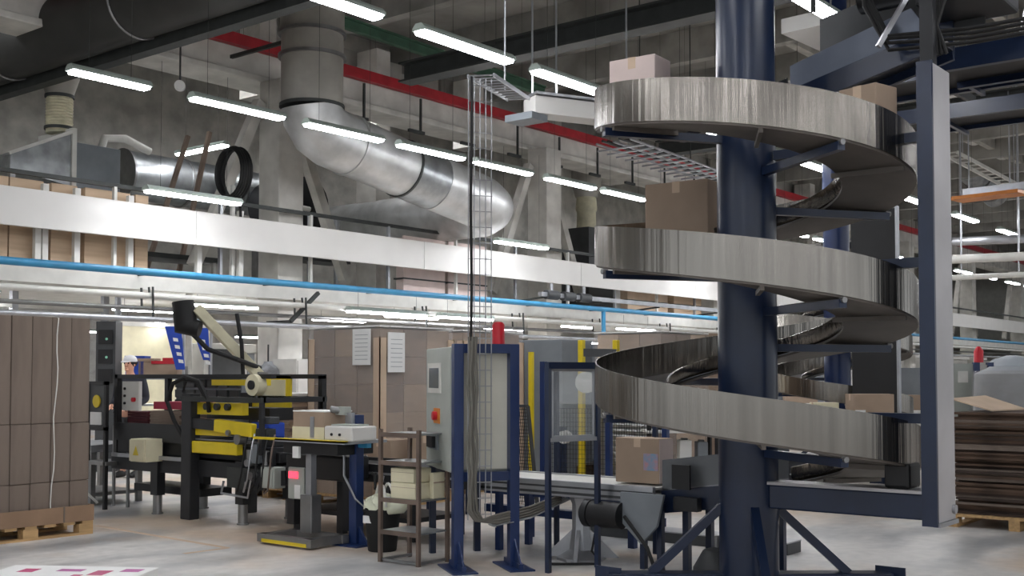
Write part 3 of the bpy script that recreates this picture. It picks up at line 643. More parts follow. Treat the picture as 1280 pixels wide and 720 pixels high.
# pedestal with yellow label left of the machine
t = thing('control_pedestal', 'black framed control pedestal with yellow sticker beside the tall carton stack', 'pedestal', (7.0, 11.5, 0))
MB().box(7.0, 7.04, 11.3, 11.34, 0, 1.4).box(7.0, 7.04, 11.66, 11.7, .5, 1.4).box(7.0, 7.04, 11.3, 11.7, 1.36, 1.4).box(7.0, 7.04, 11.3, 11.7, .86, .9).build('frame', 'black', t)
MB().box(7.02, 7.04, 11.34, 11.66, .9, 1.36).build('panel', 'grey_dark', t)
MB().cyl((7.018, 11.5, 1.18), (7.005, 11.5, 1.18), .07, 20).build('yellow_sticker', 'yellow', t)
MB().box(7.008, 7.02, 11.4, 11.62, .92, 1.06).build('paper_note', 'paper', t)
for y in (11.32, 11.6): MB().cyl((7.3, y, 0), (7.3, y, .9), .02, 10).build('rear_leg', 'steel', t)
MB().box(7.0, 7.35, 11.28, 11.7, .48, .52).build('shelf', 'steel', t)
t = thing('infeed_table', 'grey infeed table at the left end of the packing line', 'table', (7.5, 11.7, 0))
MB().box(7.1, 7.8, 11.75, 12.7, .6, .68).build('top', 'alu', t)
for (x, y) in ((7.15, 11.8), (7.75, 11.8), (7.15, 12.6), (7.75, 12.6)): MB().box(x - .03, x + .03, y - .03, y + .03, 0, .6).build('leg', 'steel', t)
MB().box(7.15, 7.75, 11.8, 12.6, .1, .14).build('brace', 'steel', t)
MB().tube([(7.0, 12.0, .62), (6.95, 11.9, .4), (6.98, 11.7, .2), (7.1, 11.6, .05)], .015, 8).build('cable', 'white_paint', t)
# ------------------------------------------------------------------ label station on H-base
t = thing('label_station', 'steel column stand with low frame base and carton table in front of the line', 'stand', (6.7, 7.6, 0))
for y in (7.36, 7.94): MB().box(6.45, 6.85, y - .04, y + .04, .02, .09).build('base_rail', 'steel', t)
for x in (6.47, 6.83): MB().box(x - .035, x + .035, 7.3, 8.0, .02, .09).build('base_cross', 'steel', t)
MB().box(6.432, 6.436, 7.36, 7.94, .02, .05).build('yellow_edge', 'yellow', t)
MB().box(6.7, 6.82, 7.6, 7.75, .09, .42).build('lower_column', 'steel', t, bev=.01)
MB().box(6.73, 6.79, 7.64, 7.71, .42, .78).build('upper_column', 'alu', t)
MB().box(6.68, 7.1, 7.25, 7.95, .78, .88).build('table_beam', 'black', t)
MB().box(6.62, 7.12, 7.1, 8.0, .88, .905).build('table_top', 'alu', t)
MB().bar((6.64, 8.3, .9), (6.64, 7.1, .9), .04, .02).build('yellow_guide', 'yellow', t)
MB().box(6.655, 6.68, 7.72, 7.8, .74, .84).build('label', 'paper', t)
t = thing('carton', 'open brown carton with cream base band on the label station', 'carton', (6.85, 7.5, .905))
x0, x1, y0, y1, z0 = 6.68, 7.0, 7.42, 7.82, .905
MB().box(x0, x1, y0, y1, z0 + .11, z0 + .24).build('upper_box', 'card', t)
MB().box(x0 - .006, x1 + .006, y0 - .006, y1 + .006, z0, z0 + .11).build('cream_band', 'cream', t)
MB().box(x0 - .004, x1 + .004, y0 - .004, y1 + .004, z0 + .24, z0 + .25).build('white_lid', 'paper', t)
MB().box(x0 - .01, x0 - .004, y0 + .12, y0 + .17, z0 + .02, z0 + .2).build('tape_mark', 'alu', t)
t = thing('label_printer', 'white label printer beside the carton on the label station', 'printer', (6.8, 7.2, .905))
MB().box(6.66, 6.95, 7.05, 7.4, .905, 1.03).build('body', 'white_panel', t, bev=.015)
for y in (7.2, 7.3): MB().cyl((6.66, y, .96), (6.65, y, .96), .012, 10).build('dial', 'black', t)
MB().box(6.7, 6.9, 7.1, 7.35, 1.03, 1.045).build('lid', 'grey_cabinet', t)
t = thing('drive_cabinet', 'grey drive box with red display hung under the label table', 'box', (7.05, 8.0, .3))
MB().box(6.98, 7.14, 8.02, 8.24, .33, .62).build('case', 'grey_cabinet', t, bev=.008)
MB().box(6.968, 6.98, 8.1, 8.22, .52, .58).build('display', 'display_lit', t)
MB().box(6.97, 6.98, 8.06, 8.14, .34, .46).build('note', 'paper', t)
MB().bar((7.06, 8.13, .62), (7.06, 8.13, .78), .04).build('hanger', 'charcoal', t)
t = thing('drive_cabinet', 'small grey drive box left of the one with the red display', 'box', (7.05, 8.6, .3))
MB().box(7.0, 7.14, 8.46, 8.66, .4, .6).build('case', 'grey_cabinet', t, bev=.008); MB().box(6.99, 7.0, 8.48, 8.64, .42, .58).build('door', 'grey_cabinet', t)
MB().bar((7.07, 8.56, .6), (7.07, 8.56, .78), .04).build('hanger', 'charcoal', t)
# belt conveyor between sealer and spiral
t = thing('belt_conveyor', 'long dark sided belt conveyor from the sealer to the spiral outlet', 'conveyor', (7.6, 7, 0))
MB().box(7.36, 7.94, 6.3, 8.7, .6, .63).build('belt', 'rubber', t)
for x in (7.32, 7.94):
    MB().box(x, x + .04, 6.3, 8.7, .5, .66).build('side_rail', 'charcoal', t); MB().box(x - .005, x, 6.3, 8.7, .57, .59).build('groove', 'alu', t)
for y in (8.5, 7.9, 7.0):
    for x in (7.34, 7.96): MB().box(x - .03, x + .03, y - .04, y + .04, 0, .5).build('leg', 'charcoal', t)
MB().box(7.32, 7.98, 7.0, 8.5, .16, .2).build('lower_brace', 'charcoal', t)
MB().box(7.0, 7.3, 7.5, 8.3, .52, .74).build('motor_block', 'black', t, bev=.02)
for y in (7.5, 8.25): MB().box(7.02, 7.1, y - .05, y + .05, 0.09, .55).build('leg', 'charcoal', t)
t = thing('profile_conveyor', 'aluminium profile conveyor on a cast pedestal leading to the spiral outlet', 'conveyor', (7.66, 5.8, 0))
MB().box(7.40, 7.92, 4.55, 6.28, .6, .615).build('belt', 'white_paint', t)
for x in (7.36, 7.92):
    MB().box(x, x + .045, 4.55, 6.28, .5, .625).build('side_profile', 'alu', t, bev=.004); MB().box(x - .004, x, 4.55, 6.28, .52, .54).box(x - .004, x, 4.55, 6.28, .57, .585).build('slot', 'grey_dark', t)
MB().lathe((7.5, 5.3, .0), [(.2, 0), (.2, .02), (.1, .08), (.075, .25), (.075, .44), (.1, .5)], 8).build('pedestal', 'alu', t)
for k in range(4):
    a = k * PI / 2 + .5; MB().prism([(7.5 + .07 * math.cos(a), 5.3 + .07 * math.sin(a), .02), (7.5 + .3 * math.cos(a), 5.3 + .3 * math.sin(a), .02), (7.5 + .07 * math.cos(a), 5.3 + .07 * math.sin(a), .24)], (.03 * math.sin(a), -.03 * math.cos(a), 0)).build('pedestal_rib', 'alu', t)
MB().cyl((7.3, 5.05, .4), (7.3, 4.78, .4), .1, 18).build('gear_motor', 'black', t)
MB().lathe((7.3, 5.06, .4), [(.105, 0), (.105, .05), (.06, .09)], 18, axis=(0, 1, 0)).build('motor_fan_cover', 'charcoal', t)
MB().prism([(7.3, 4.8, .58), (7.3, 4.42, .58), (7.3, 4.48, .34), (7.3, 4.62, .2), (7.3, 4.8, .36)], (.03, 0, 0)).build('drive_guard', 'grey_machine', t, bev=.004)
for y in (4.65, 4.5): MB().box(7.4, 7.45, y, y + .04, 0, .5).build('leg', 'navy', t)
for x in (7.45, 7.85): MB().box(x, x + .05, 6.1, 6.15, 0, .5).build('leg', 'navy_bright', t)
MB().tube([(7.28, 4.75, .4), (7.2, 4.5, .2), (7.0, 4.3, .06), (6.8, 4.1, .03), (6.75, 3.9, .1)], .014, 8).build('cable', 'rubber', t)
tr = trough('outlet_chute', SC.y + .02, .76, 4.55, .62, 'outlet chute with grey guards from the spiral foot onto the conveyor', .2, .12)
for y in (3.75, 4.35):
    for q in (-.2, .15): MB().box(lx + q, lx + q + .05, y, y + .05, 0, .52).build('leg', 'navy', tr)
MB().box(lx - hw - .07, lx - hw - .02, 3.58, 3.74, .4, .68).build('end_motor', 'black', tr, bev=.01)
MB().box(lx - hw - .1, lx - hw - .03, 4.2, 4.4, .46, .56).build('junction_box', 'charcoal', tr)
MB().box(lx - hw - .12, lx - hw - .1, 4.25, 4.4, .62, .8).build('sensor_bracket', 'black', tr)
# ------------------------------------------------------------------ cartons on the spiral and the line
def carton(p, sx, sy, sz, rz, label, m='card', group=None, lbl=None, flaps=True, tilt=None):
    t = thing('carton', label, 'carton', p, group); t.rotation_euler = (tilt[0] if tilt else 0, tilt[1] if tilt else 0, rz)
    loc = t.location.copy(); b = MB()
    o = b.box(loc.x - sx / 2, loc.x + sx / 2, loc.y - sy / 2, loc.y + sy / 2, loc.z, loc.z + sz).build('box', m, t, bev=.006)
    MB().box(loc.x - sx / 2 - .001, loc.x + sx / 2 + .001, loc.y - .03, loc.y + .03, loc.z + sz * .8, loc.z + sz + .0015).build('tape', 'card_pale', t)
    if lbl:
        for (ax, h0, z0, w, h) in lbl:
            if ax == 'x': MB().box(loc.x - sx / 2 - .002, loc.x - sx / 2, loc.y + h0, loc.y + h0 + w, loc.z + z0, loc.z + z0 + h).build('label', 'paper', t)
            else: MB().box(loc.x + h0, loc.x + h0 + w, loc.y - sy / 2 - .002, loc.y - sy / 2, loc.z + z0, loc.z + z0 + h).build('label', 'paper', t)
    return t
def onspiral(phi_cam, rad=.81):
    psi = math.radians(phi_cam - 51.3); return psi, Vector((SC.x + rad * math.cos(psi), SC.y + rad * math.sin(psi), 0))
def bedz(psi): return Z0 - PITCH * psi / (2 * PI) - .222
tl = math.atan(PITCH / (2 * PI * .76))
for (ph, turn, sx, sy, sz, rz, lb, m, lbl) in [
    (149, 0, .24, .36, .40, math.radians(4), 'pale carton riding high on the left of the top turn of the spiral', 'card_pink', None),
    (113, 1, .36, .5, .40, math.radians(4), 'wide brown carton on the second turn of the spiral behind the column', 'card', [('y', -.02, .2, .09, .12)]),
    (320, 0, .22, .27, .40, math.radians(-14), 'brown carton at the right of the top turn of the spiral', 'card', None)]:
    psi, p = onspiral(ph); psi += 2 * PI * turn; p.z = bedz(psi) + .0
    a = carton(p + Vector((0, 0, .05)), sx, sy, sz, rz, lb, m, None, lbl)
t = carton((7.64, 4.8, .63), .2, .4, .345, 0, 'brown carton with white top at the foot of the spiral on the conveyor', 'card', None, None)
MB().box(7.536, 7.54, 4.61, 4.74, .73, .86).build('printed_label', mat('label_print', (120, 150, 176), .5, col2=(196, 130, 130), scale=14), t); MB().box(7.54, 7.74, 4.598, 4.6, .635, .97).build('white_side', 'card_pink', t)
carton((8.8, 8.75, .42), .34, .34, .36, .1, 'brown carton on the low table behind the line, left of the steel shelf rack', 'card')
carton((9.0, 8.25, .42), .36, .36, .42, .1, 'brown carton with pale top seen through the steel shelf rack', 'card')
t = thing('low_table', 'low dark table behind the line carrying two cartons', 'table', (8.9, 8.5, 0))
MB().box(8.55, 9.25, 7.9, 9.05, .37, .415).build('top', 'white_paint', t)
for (x, y) in ((8.6, 7.95), (9.2, 7.95), (8.6, 9.0), (9.2, 9.0)): MB().box(x - .03, x + .03, y - .03, y + .03, 0, .37).build('leg', 'navy', t)
# ------------------------------------------------------------------ control cabinet in its navy frame (built square to its own axes, then turned)
CA = math.radians(-51.3 + 17)
cabx = Vector((math.cos(CA), math.sin(CA), 0)); caby = Vector((-math.sin(CA), math.cos(CA), 0)); CO = cf(-.415, 8.62)
def W(x, y, z): p = CO + cabx * x + caby * y; return (p.x, p.y, z)
def wb(mb, x0, x1, y0, y1, z0, z1):
    return mb.faces([W(x, y, z) for z in (z0, z1) for y in (y0, y1) for x in (x0, x1)], [(0, 2, 3, 1), (4, 5, 7, 6), (0, 1, 5, 4), (2, 6, 7, 3), (0, 4, 6, 2), (1, 3, 7, 5)])
t = thing('control_cabinet', 'grey control cabinet with screen and red knob in a dark blue frame', 'cabinet', CO)
wb(MB(), -.02, .45, .13, .95, .72, 1.68).build('case', 'grey_cabinet', t, bev=.01)
wb(MB(), .02, .46, .1, .13, .74, 1.66).build('backing_panel', 'beige_panel', t, bev=.006)
for x in (-.02, .42):
    wb(MB(), x, x + .075, 0, .09, .012, 1.7).build('post', 'navy_bright', t, bev=.004)
    wb(MB(), x - .06, x + .135, -.2, .28, 0, .012).build('foot_plate', 'navy_bright', t)
    wb(MB(), x + .02, x + .055, -.16, .24, .012, .05).build('foot_beam', 'navy_bright', t)
    MB().prism([W(x + .03, -.16, .05), W(x + .03, 0, .05), W(x + .03, 0, .22)], tuple(cabx * .012)).build('gusset', 'navy_bright', t)
wb(MB(), .055, .42, 0, .09, 1.63, 1.7).build('top_bar', 'navy_bright', t); wb(MB(), .055, .42, .02, .09, .66, .73).build('lower_bar', 'navy_bright', t)
sc_ = wb(MB(), -.028, -.02, .42, .87, 1.32, 1.56).build('screen_frame', 'white_paint', t)
wb(MB(), -.031, -.028, .48, .81, 1.36, 1.52).build('screen', 'screen', sc_)
wb(MB(), -.026, -.02, .46, .66, 1.08, 1.2).build('knob_plate', 'orange', t)
MB().cyl(W(-.026, .56, 1.14), W(-.06, .56, 1.14), .035, 18).build('rotary_knob', 'red', t)
wb(MB(), -.035, -.02, .5, .82, .87, .99).build('socket_box', 'grey_machine', t); wb(MB(), -.065, -.035, .56, .75, .885, .975).build('socket_cover', 'black', t)
MB().lathe(W(.34, .05, 1.7), [(.05, 0), (.05, .03), (.048, .03), (.048, .145), (.036, .168), (0, .172)], 20).build('beacon', 'red', t)
wb(MB(), .0, .05, .88, .93, 0, .72).build('rear_leg', 'navy', t); wb(MB(), .38, .43, .88, .93, 0, .72).build('rear_leg', 'navy', t)
# wire cable ladder in front of it
t = thing('cable_ladder', 'wire cable ladder with bundled cables rising beside the control cabinet', 'cable tray', W(.1, -.06, .3))
for i in range(5): MB().cyl(W(.075 + i * .045, -.05, .38), W(.075 + i * .045, -.05, 3.72), .0045, 6).build('wire', 'alu', t)
for k in range(28):
    z = .42 + k * .12; MB().cyl(W(.07, -.055, z), W(.26, -.055, z), .004, 6).build('rung', 'alu', t)
for i in range(4):
    MB().tube([W(.075 + i * .018 + .008 * math.sin(k * 1.7 + i), -.075 - .01 * (i % 2), 1.75 - k * .13) for k in range(11)] + [W(.12 + i * .02, -.08, .38), W(.3, -.05, .35 + .02 * i), W(.6, .1, .38 + .02 * i), W(.95, .35, .44 + .02 * i)], .011, 7).build('cable', 'cable_grey', t)
MB().tube([W(.09 + .004 * math.sin(k), -.075, 3.72 - k * .2) for k in range(11)], .011, 7).build('black_cable', 'rubber', t)
for k in range(5): MB().tube([W(.26, -.08 + k * .03, .33), W(.6, .07 + k * .03, .36), W(1.05, .4 + k * .03, .46)], .0045, 6).build('tray_wire', 'alu', t)
for k in range(12):
    q = k / 11; MB().cyl(W(.28 + .75 * q, -.09 + .48 * q, .325 + .135 * q), W(.28 + .75 * q, .06 + .48 * q, .325 + .135 * q), .004, 6).build('tray_rung', 'alu', t)
u0, u1 = Vector(W(.17, -.05, 3.74)), dep(648, 124, 10.2); ud = (u1 - u0).normalized(); us = ud.cross(Vector((0, 0, 1))).normalized() * .1
for k in (-1, 1): MB().bar(u0 + us * k, u1 + us * k, .012, .03).build('upper_side', 'alu', t)
for k in range(11): q = u0 + (u1 - u0) * k / 10; MB().cyl(q - us, q + us, .007, 6).build('upper_rung', 'alu', t)
q = u0 + (u1 - u0) * .6; MB().cyl(q, (q.x, q.y, 8.97), .008, 6).build('hanger_rod', 'alu', t)
MB().tube([(7.25, 5.02, .46), (7.27, 5.0, .3), (7.24, 5.02, .12), (7.3, 4.98, .02), (7.1, 5.3, .012)], .01, 6).build('loose_cable', 'rubber', t)
# ------------------------------------------------------------------ steel shelf rack with cream boxes
X0, X1, Y0, Y1 = 6.41, 6.74, 6.05, 6.46
t = thing('shelf_rack', 'narrow rusty steel shelf rack left of the control cabinet', 'rack', (6.57, 6.25, 0))
for x in (X0, X1):
    for y in (Y0, Y1): MB().box(x - .014, x + .014, y - .014, y + .014, 0, 1.04).build('post', 'rust_steel', t)
for z in (.25, .5, .79, 1.01):
    MB().box(X0, X1, Y0, Y1, z - .012, z).build('shelf', 'galv', t); MB().box(X0 - .012, X0 - .002, Y0, Y1, z - .03, z + .005).build('shelf_lip', 'rust_steel', t)
MB().box(X0, X1, Y0, Y0 + .03, .01, .03).build('base_bar', 'steel', t); MB().box(X0, X1, Y1 - .03, Y1, .01, .03).build('base_bar', 'steel', t)
MB().box(X0, X0 + .02, Y0, Y1, .01, .03).build('base_bar', 'steel', t)
for k, (x0, y0, sx, sy, sz, z, lb) in enumerate([(6.45, 6.12, .22, .27, .125, .5, 'lower cream carton on the middle shelf of the steel rack'), (6.45, 6.14, .2, .25, .11, .627, 'upper cream carton stacked on the middle shelf of the steel rack')]):
    c = thing('cream_carton', lb, 'carton', (x0, y0, z)); MB().box(x0, x0 + sx, y0, y0 + sy, z, z + sz).build('box', 'cream', c, bev=.006); MB().box(x0 - .002, x0, y0, y0 + sy, z + sz * .7, z + sz * .72).build('seam', 'card', c)
c = thing('cream_carton', 'small cream carton on the right side of the steel rack shelf', 'carton', (6.7, 6.03, .5)); MB().box(6.6, 6.73, 6.07, 6.115, .5, .7).build('box', 'cream', c, bev=.004); MB().box(6.6, 6.73, 6.068, 6.07, .62, .63).build('seam', 'card', c)
# ------------------------------------------------------------------ black bucket with pale bag
bc = Vector((6.83, 6.86, 0)); t = thing('bucket', 'black bucket with a white label beside the blue scanner post', 'bucket', bc)
MB().lathe(bc, [(.115, 0), (.12, .01), (.15, .33), (.165, .33), (.165, .35), (.145, .35), (.115, .03)], 28).build('body', 'rubber', t)
lp = bc + Vector((-.142, .02, .24)); MB().cbox(lp, .012, .1, .06, .25).build('label', 'paper', t)
for k in range(2):
    a0 = .7 + k * .1; MB().tube([bc + Vector((.1 * math.cos(q * PI / 12) * .9 - .02 + .09 * k, .15 * math.cos(q * PI / 12), .38 + .17 * math.sin(q * PI / 12))) for q in range(13)], .012, 8).build('handle', 'white_paint', t)
t = thing('plastic_bag', 'crumpled pale yellow plastic bag stuffed in the black bucket', 'bag', bc + Vector((0, 0, .35)))
bm = MB(); rows = []
for i in range(9):
    row = []
    for j in range(28):
        a = 2 * PI * j / 27; rr = (.155 + .03 * math.sin(5 * a + i) * (i / 8)) * math.cos(i / 8 * PI / 2 * .97) + .004
        row.append(bc + Vector((rr * math.cos(a), rr * math.sin(a), .352 + .11 * math.sin(i / 8 * PI / 2) + .018 * math.sin(7 * a + 2 * i))))
    rows.append(row)
bm.smooth = True; bm.grid(rows); bm.build('crumpled_film', 'plastic_bag', t)
MB().tube([bc + Vector((-.05, -.12, .36)), bc + Vector((0, -.22, .37)), bc + Vector((.06, -.29, .46)), bc + Vector((.08, -.31, .5))], [.05, .05, .03, .012], 10).build('bag_neck', 'plastic_bag', t)
SPX = Vector((-.09, .13, 0))
# blue scanner post
t = thing('scanner_post', 'dark blue steel post with scanner head left of the bucket', 'post', (7.02, 7.15, 0))
MB().box(6.97, 7.06, 7.1, 7.19, .015, 1.12).build('post', 'navy_bright', t, bev=.004); MB().box(6.86, 7.18, 6.98, 7.3, 0, .015).build('base_plate', 'navy_bright', t)
MB().prism([(7.0, 6.99, .015), (7.0, 7.1, .015), (7.0, 7.1, .16)], (.02, 0, 0)).build('gusset', 'navy_bright', t)
MB().box(6.93, 6.97, 7.12, 7.2, 1.0, 1.14).build('scanner', 'alu', t); MB().box(6.9, 6.98, 7.18, 7.3, 1.12, 1.19).build('scanner_head', 'grey_cabinet', t)
MB().cyl((6.95, 7.24, 1.15), (6.85, 7.3, 1.17), .03, 14).build('lens', 'steel', t)
MB().box(6.99, 7.04, 6.99, 7.1, .84, .92).build('relay', 'blue_pipe', t)
MB().tube([(6.96, 7.2, 1.0), (6.94, 7.22, .8), (6.92, 7.2, .6), (6.96, 7.1, .4), (7.05, 6.95, .25), (7.1, 6.9, .6)], .01, 7).build('cable', 'alu', t)
MB().tube([(7.1, 7.0, .6), (7.05, 6.95, .62), (7.0, 6.9, .5), (7.1, 6.85, .42), (7.2, 6.95, .5), (7.1, 7.05, .62)], .014, 7).build('cable_coil', 'rubber', t)
t.location += SPX
# ------------------------------------------------------------------ guard gate over the conveyor
t = thing('guard_gate', 'navy guard frame with clear plastic panel over the conveyor right of the cabinet', 'gate', (7.1, 5.1, 0))
for (x, y) in ((6.82, 5.12), (7.26, 4.98), (7.98, 5.9), (8.1, 4.98)): MB().box(x - .018, x + .018, y - .018, y + .018, 0, 1.56).build('post', 'navy', t)
MB().bar((6.82, 5.12, 1.535), (7.26, 4.98, 1.535), .045, .05).build('top_rail', 'navy', t); MB().bar((7.26, 4.98, 1.535), (8.1, 4.98, 1.535), .045, .05).build('top_rail', 'navy', t)
MB().bar((6.82, 5.12, 1.535), (7.98, 5.9, 1.535), .045, .05).build('top_rail', 'navy', t); MB().bar((7.26, 4.98, .98), (6.82, 5.12, .98), .03, .03).build('lower_rail', 'alu', t)
MB().bar((6.85, 5.11, 1.0), (6.85, 5.11, 1.5), .02).bar((7.23, 4.99, 1.0), (7.23, 4.99, 1.5), .02).bar((6.85, 5.11, 1.5), (7.23, 4.99, 1.5), .02).bar((6.85, 5.11, 1.0), (7.23, 4.99, 1.0), .02).build('panel_frame', 'alu', t)
MB().prism([(6.85, 5.11, 1.0), (7.23, 4.99, 1.0), (7.23, 4.99, 1.5), (6.85, 5.11, 1.5)], (.004, .01, 0)).build('clear_panel', 'acrylic', t)
# low navy floor frames
t = thing('floor_frame', 'low navy steel frame on the floor behind the steel shelf rack', 'frame', (7.9, 5.4, 0))
for (x, y) in ((8.25, 6.4), (8.25, 5.3)): MB().box(x - .03, x + .03, y - .03, y + .03, 0, .42).build('leg', 'navy_bright', t)
MB().box(8.2, 8.3, 5.0, 6.9, .2, .27).build('beam', 'navy_bright', t); MB().box(8.2, 8.3, 5.0, 6.9, .37, .43).build('beam', 'navy_bright', t)
t = thing('cable_duct', 'grey covered cable duct lying on the floor under the conveyor', 'duct', (8.8, 5, 0))
MB().box(8.7, 8.95, 4.1, 6.2, 0, .09).build('duct', 'grey_dark', t); MB().box(8.69, 8.96, 4.1, 6.2, .09, .1).build('lid', 'alu', t)
t = thing('floor_motor', 'dark motor unit on the floor beside the left foot of the spiral column', 'motor', (7.2, 3.9, 0))
MB().lathe((7.3, 3.98, 0), [(.17, 0), (.17, .1), (.1, .22), (.03, .24)], 10).build('cover', 'grey_dark', t); MB().cyl((7.3, 3.98, .22), (7.3, 3.98, .32), .02, 10).build('shaft', 'steel', t)
# printed carton lying in the near left corner
t = thing('printed_carton', 'flat white printed carton with magenta marks in the lower left corner', 'carton', cf(-2.6, 7.15, 0))
R0 = math.radians(-51.3 - 6); c0 = cf(-2.72, 7.1, .15); ax = Vector((math.cos(R0), math.sin(R0), 0)); ay = Vector((-math.sin(R0), math.cos(R0), 0))
MB().cbox(c0, .95, .42, .1, R0).build('box', 'paper', t, bev=.004)
MB().cbox(c0 - Vector((0, 0, .15)), .9, .4, .149, R0).build('lower_box', 'card', t)
for k, (x, y, w, h) in enumerate([(-.28, .02, .1, .12), (-.02, .05, .16, .08), (.2, -.02, .1, .16), (.36, .08, .12, .1), (.1, -.12, .06, .05)]):
    MB().cbox(c0 + ax * x + ay * y + Vector((0, 0, .1)), w, h, .001, R0).build('printed_patch', mat('print%d' % k, (186, 96, 160) if k % 2 else (196, 70, 120), .5), t)
MB().cbox(c0 + ax * .2 - ay * .2115 + Vector((0, 0, .015)), .5, .002, .07, R0).build('printed_side', mat('print_side', (120, 140, 116), .6, col2=(50, 60, 60), scale=30), t)
t = thing('cardboard_sheet', 'pale cardboard sheet lying at the lower left corner of the photo', 'sheet', cf(-3.1, 7.7, 0))
MB().cbox(cf(-3.15, 7.55, .001), .7, .5, .02, R0 + .5).build('sheet', 'card_pale', t); MB().cbox(cf(-3.15, 7.55, .021), .7, .03, .001, R0 + .5).build('crease', 'card', t)
# floor paint
for k, (a, b, w) in enumerate([((120, 657), (285, 685), 'tan painted floor line in front of the sealing machine'), ((285, 685), (230, 692), 'short tan painted floor line at the end of the long one')]):
    p, q = onZ(*a, 0), onZ(*b, 0); d = (q - p).normalized(); s = Vector((-d.y, d.x, 0)) * .03
    tag(MB().prism([p + s, q + s, q - s, p - s], (0, 0, .001)).build('floor_line', 'card_pale'), w, 'floor marking', 'tan floor lines')
# ------------------------------------------------------------------ film wrapped pallet behind the line
def wrapped(x0, x1, y0, y1, h, label, seed=1, film=True, paper=False, boards=True, tone='card_mid'):
    pallet('pallet', x0, x1, y0, y1, 'wooden pallet under the ' + label)
    t = thing('carton_load', label, 'carton load', ((x0 + x1) / 2, (y0 + y1) / 2, .126))
    rnd = random.Random(seed); ny, nx = 3, 3; nz = 6; hz = (h - .14) / nz
    for k in range(nz):
        for i in range(nx):
            for j in range(ny):
                if i and j: continue
                xa, ya = x0 + .03 + (x1 - x0 - .06) * i / nx, y0 + .03 + (y1 - y0 - .06) * j / ny
                q = rnd.random() * .01
                MB().box(xa + q, xa + (x1 - x0 - .06) / nx - .004, ya + q, ya + (y1 - y0 - .06) / ny - .004, .127 + k * hz, .127 + (k + 1) * hz - .004).build('carton', [tone, tone, tone, 'card_mid', 'card'][rnd.randrange(5)] if film else tone, t)
    if film:
        f = MB(); f.smooth = False
        rows = []
        for k in range(13):
            z = .13 + (h - .1) * k / 12; row = []
            cs = [(x0, y0), (x1, y0), (x1, y1), (x0, y1), (x0, y0)]
            for a, b in zip(cs, cs[1:]):
                for i in range(8): row.append((a[0] + (b[0] - a[0]) * i / 8 + .006 * math.sin(k * 2.1 + i), a[1] + (b[1] - a[1]) * i / 8 + .006 * math.cos(k * 1.7 + i * 2), z))
            row.append(row[0]); rows.append(row)
        f.grid(rows); f.build('stretch_film', 'film', t)
        MB().box(x0 - .004, x1 + .004, y0 - .004, y1 + .004, h, h + .015).build('top_sheet', 'paper', t)
    if boards:
        for (x, y) in ((x0, y0), (x0, y1), (x1, y0)):
            sx = -1 if x == x0 else 1; sy = -1 if y == y0 else 1
            MB().box(x + sx * .012, x - sx * .0, y + sy * .012, y - sy * .09, .14, h - .12).box(x + sx * .012, x - sx * .09, y + sy * .012, y, .14, h - .12).build('corner_board', 'card_pale', t)
    if paper:
        MB().box(x0 - .03, x0 - .02, y0 + .12, y0 + .4, h - .42, h - .02).build('delivery_note', 'paper', t); MB().box(x0 + .1, x0 + .36, y0 - .03, y0 - .02, h - .5, h - .06).build('delivery_note', 'paper', t)
        for k in range(7):
            MB().box(x0 - .032, x0 - .03, y0 + .16, y0 + .36, h - .36 + k * .045, h - .355 + k * .045).box(x0 + .14, x0 + .32, y0 - .032, y0 - .03, h - .44 + k * .05, h - .435 + k * .05).build('note_line', 'grey_machine', t)
    return t
wrapped(8.85, 10.05, 8.94, 10.09, 2.0, 'film wrapped carton load with two paper notes behind the line', 3, True, True)
wrapped(10.7, 11.9, 9.35, 10.5, 2.02, 'second film wrapped carton load, right behind the one with notes', 5, True, False, tone='card')
wrapped(12.2, 13.4, 10.8, 12.0, 2.15, 'brown carton load behind the red beacon of the cabinet', 6, False, False, False, tone='card_dark')
wrapped(12.5, 13.7, 7.58, 8.62, 2.02, 'film topped carton load behind the upper spiral, left of the column', 8, True, False, False, tone='card_pale')
wrapped(14.2, 15.4, 8.1, 9.2, 2.1, 'farther carton load right of the yellow frame', 9, False, False, False, tone='card')
# sheet stack with white lid
pallet('pallet', 8.9, 9.75, 10.5, 11.35, 'wooden pallet under the brown sheet stack behind the sealer')
for k in range(26):
    tag(MB().box(8.92 + .012 * (k % 3), 9.72, 10.52 + .01 * (k % 2), 11.33, .127 + k * .042, .166 + k * .042).build('board_sheet', ['card', 'card_mid', 'card_pale'][k % 3]), 'brown board bundle in the stack behind the sealing machine', 'board bundle', 'board bundles behind the sealer')
tag(MB().box(8.85, 9.8, 10.45, 11.4, 1.22, 1.25).build('lid_board', 'white_panel', bev=.004), 'white board lying on the brown stack behind the sealer', 'board')
# white cupboards at the pillar foot and grey coat
t = thing('wall_cupboard', 'white cupboard at the foot of the pillar behind the brown stack', 'cupboard', (13.1, 15.2, 0))
MB().box(12.7, 13.8, 14.8, 15.4, 0, 1.75).build('body', 'white_paint', t); MB().box(12.72, 13.24, 14.78, 14.8, .05, 1.72).build('door', 'white_panel', t); MB().box(13.26, 13.78, 14.78, 14.8, .05, 1.72).build('door', 'white_panel', t)
t = thing('grey_coat', 'grey coat hung on the white cupboard behind the brown stack', 'coat', (12.6, 14.9, 1))
a = onX(335, 475, 12.6)
MB().lathe((12.6, a.y, .95), [(.24, 0), (.26, .2), (.22, .45), (.2, .62), (.08, .72), (.07, .76)], 14).build('body', mat('coat', (150, 152, 156), .9, scale=8, var=.2), t)
MB().tube([(12.5, a.y + .2, 1.6), (12.45, a.y + .28, 1.3), (12.45, a.y + .3, 1.0)], .06, 10).build('sleeve', 'grey_machine', t); MB().bar((12.6, a.y, 1.68), (12.6, a.y, 2.0), .02).build('hanger', 'black', t)
MB().box(12.56, 12.64, a.y - .05, a.y + .05, 0, .95).build('stand', 'steel_dark', t)
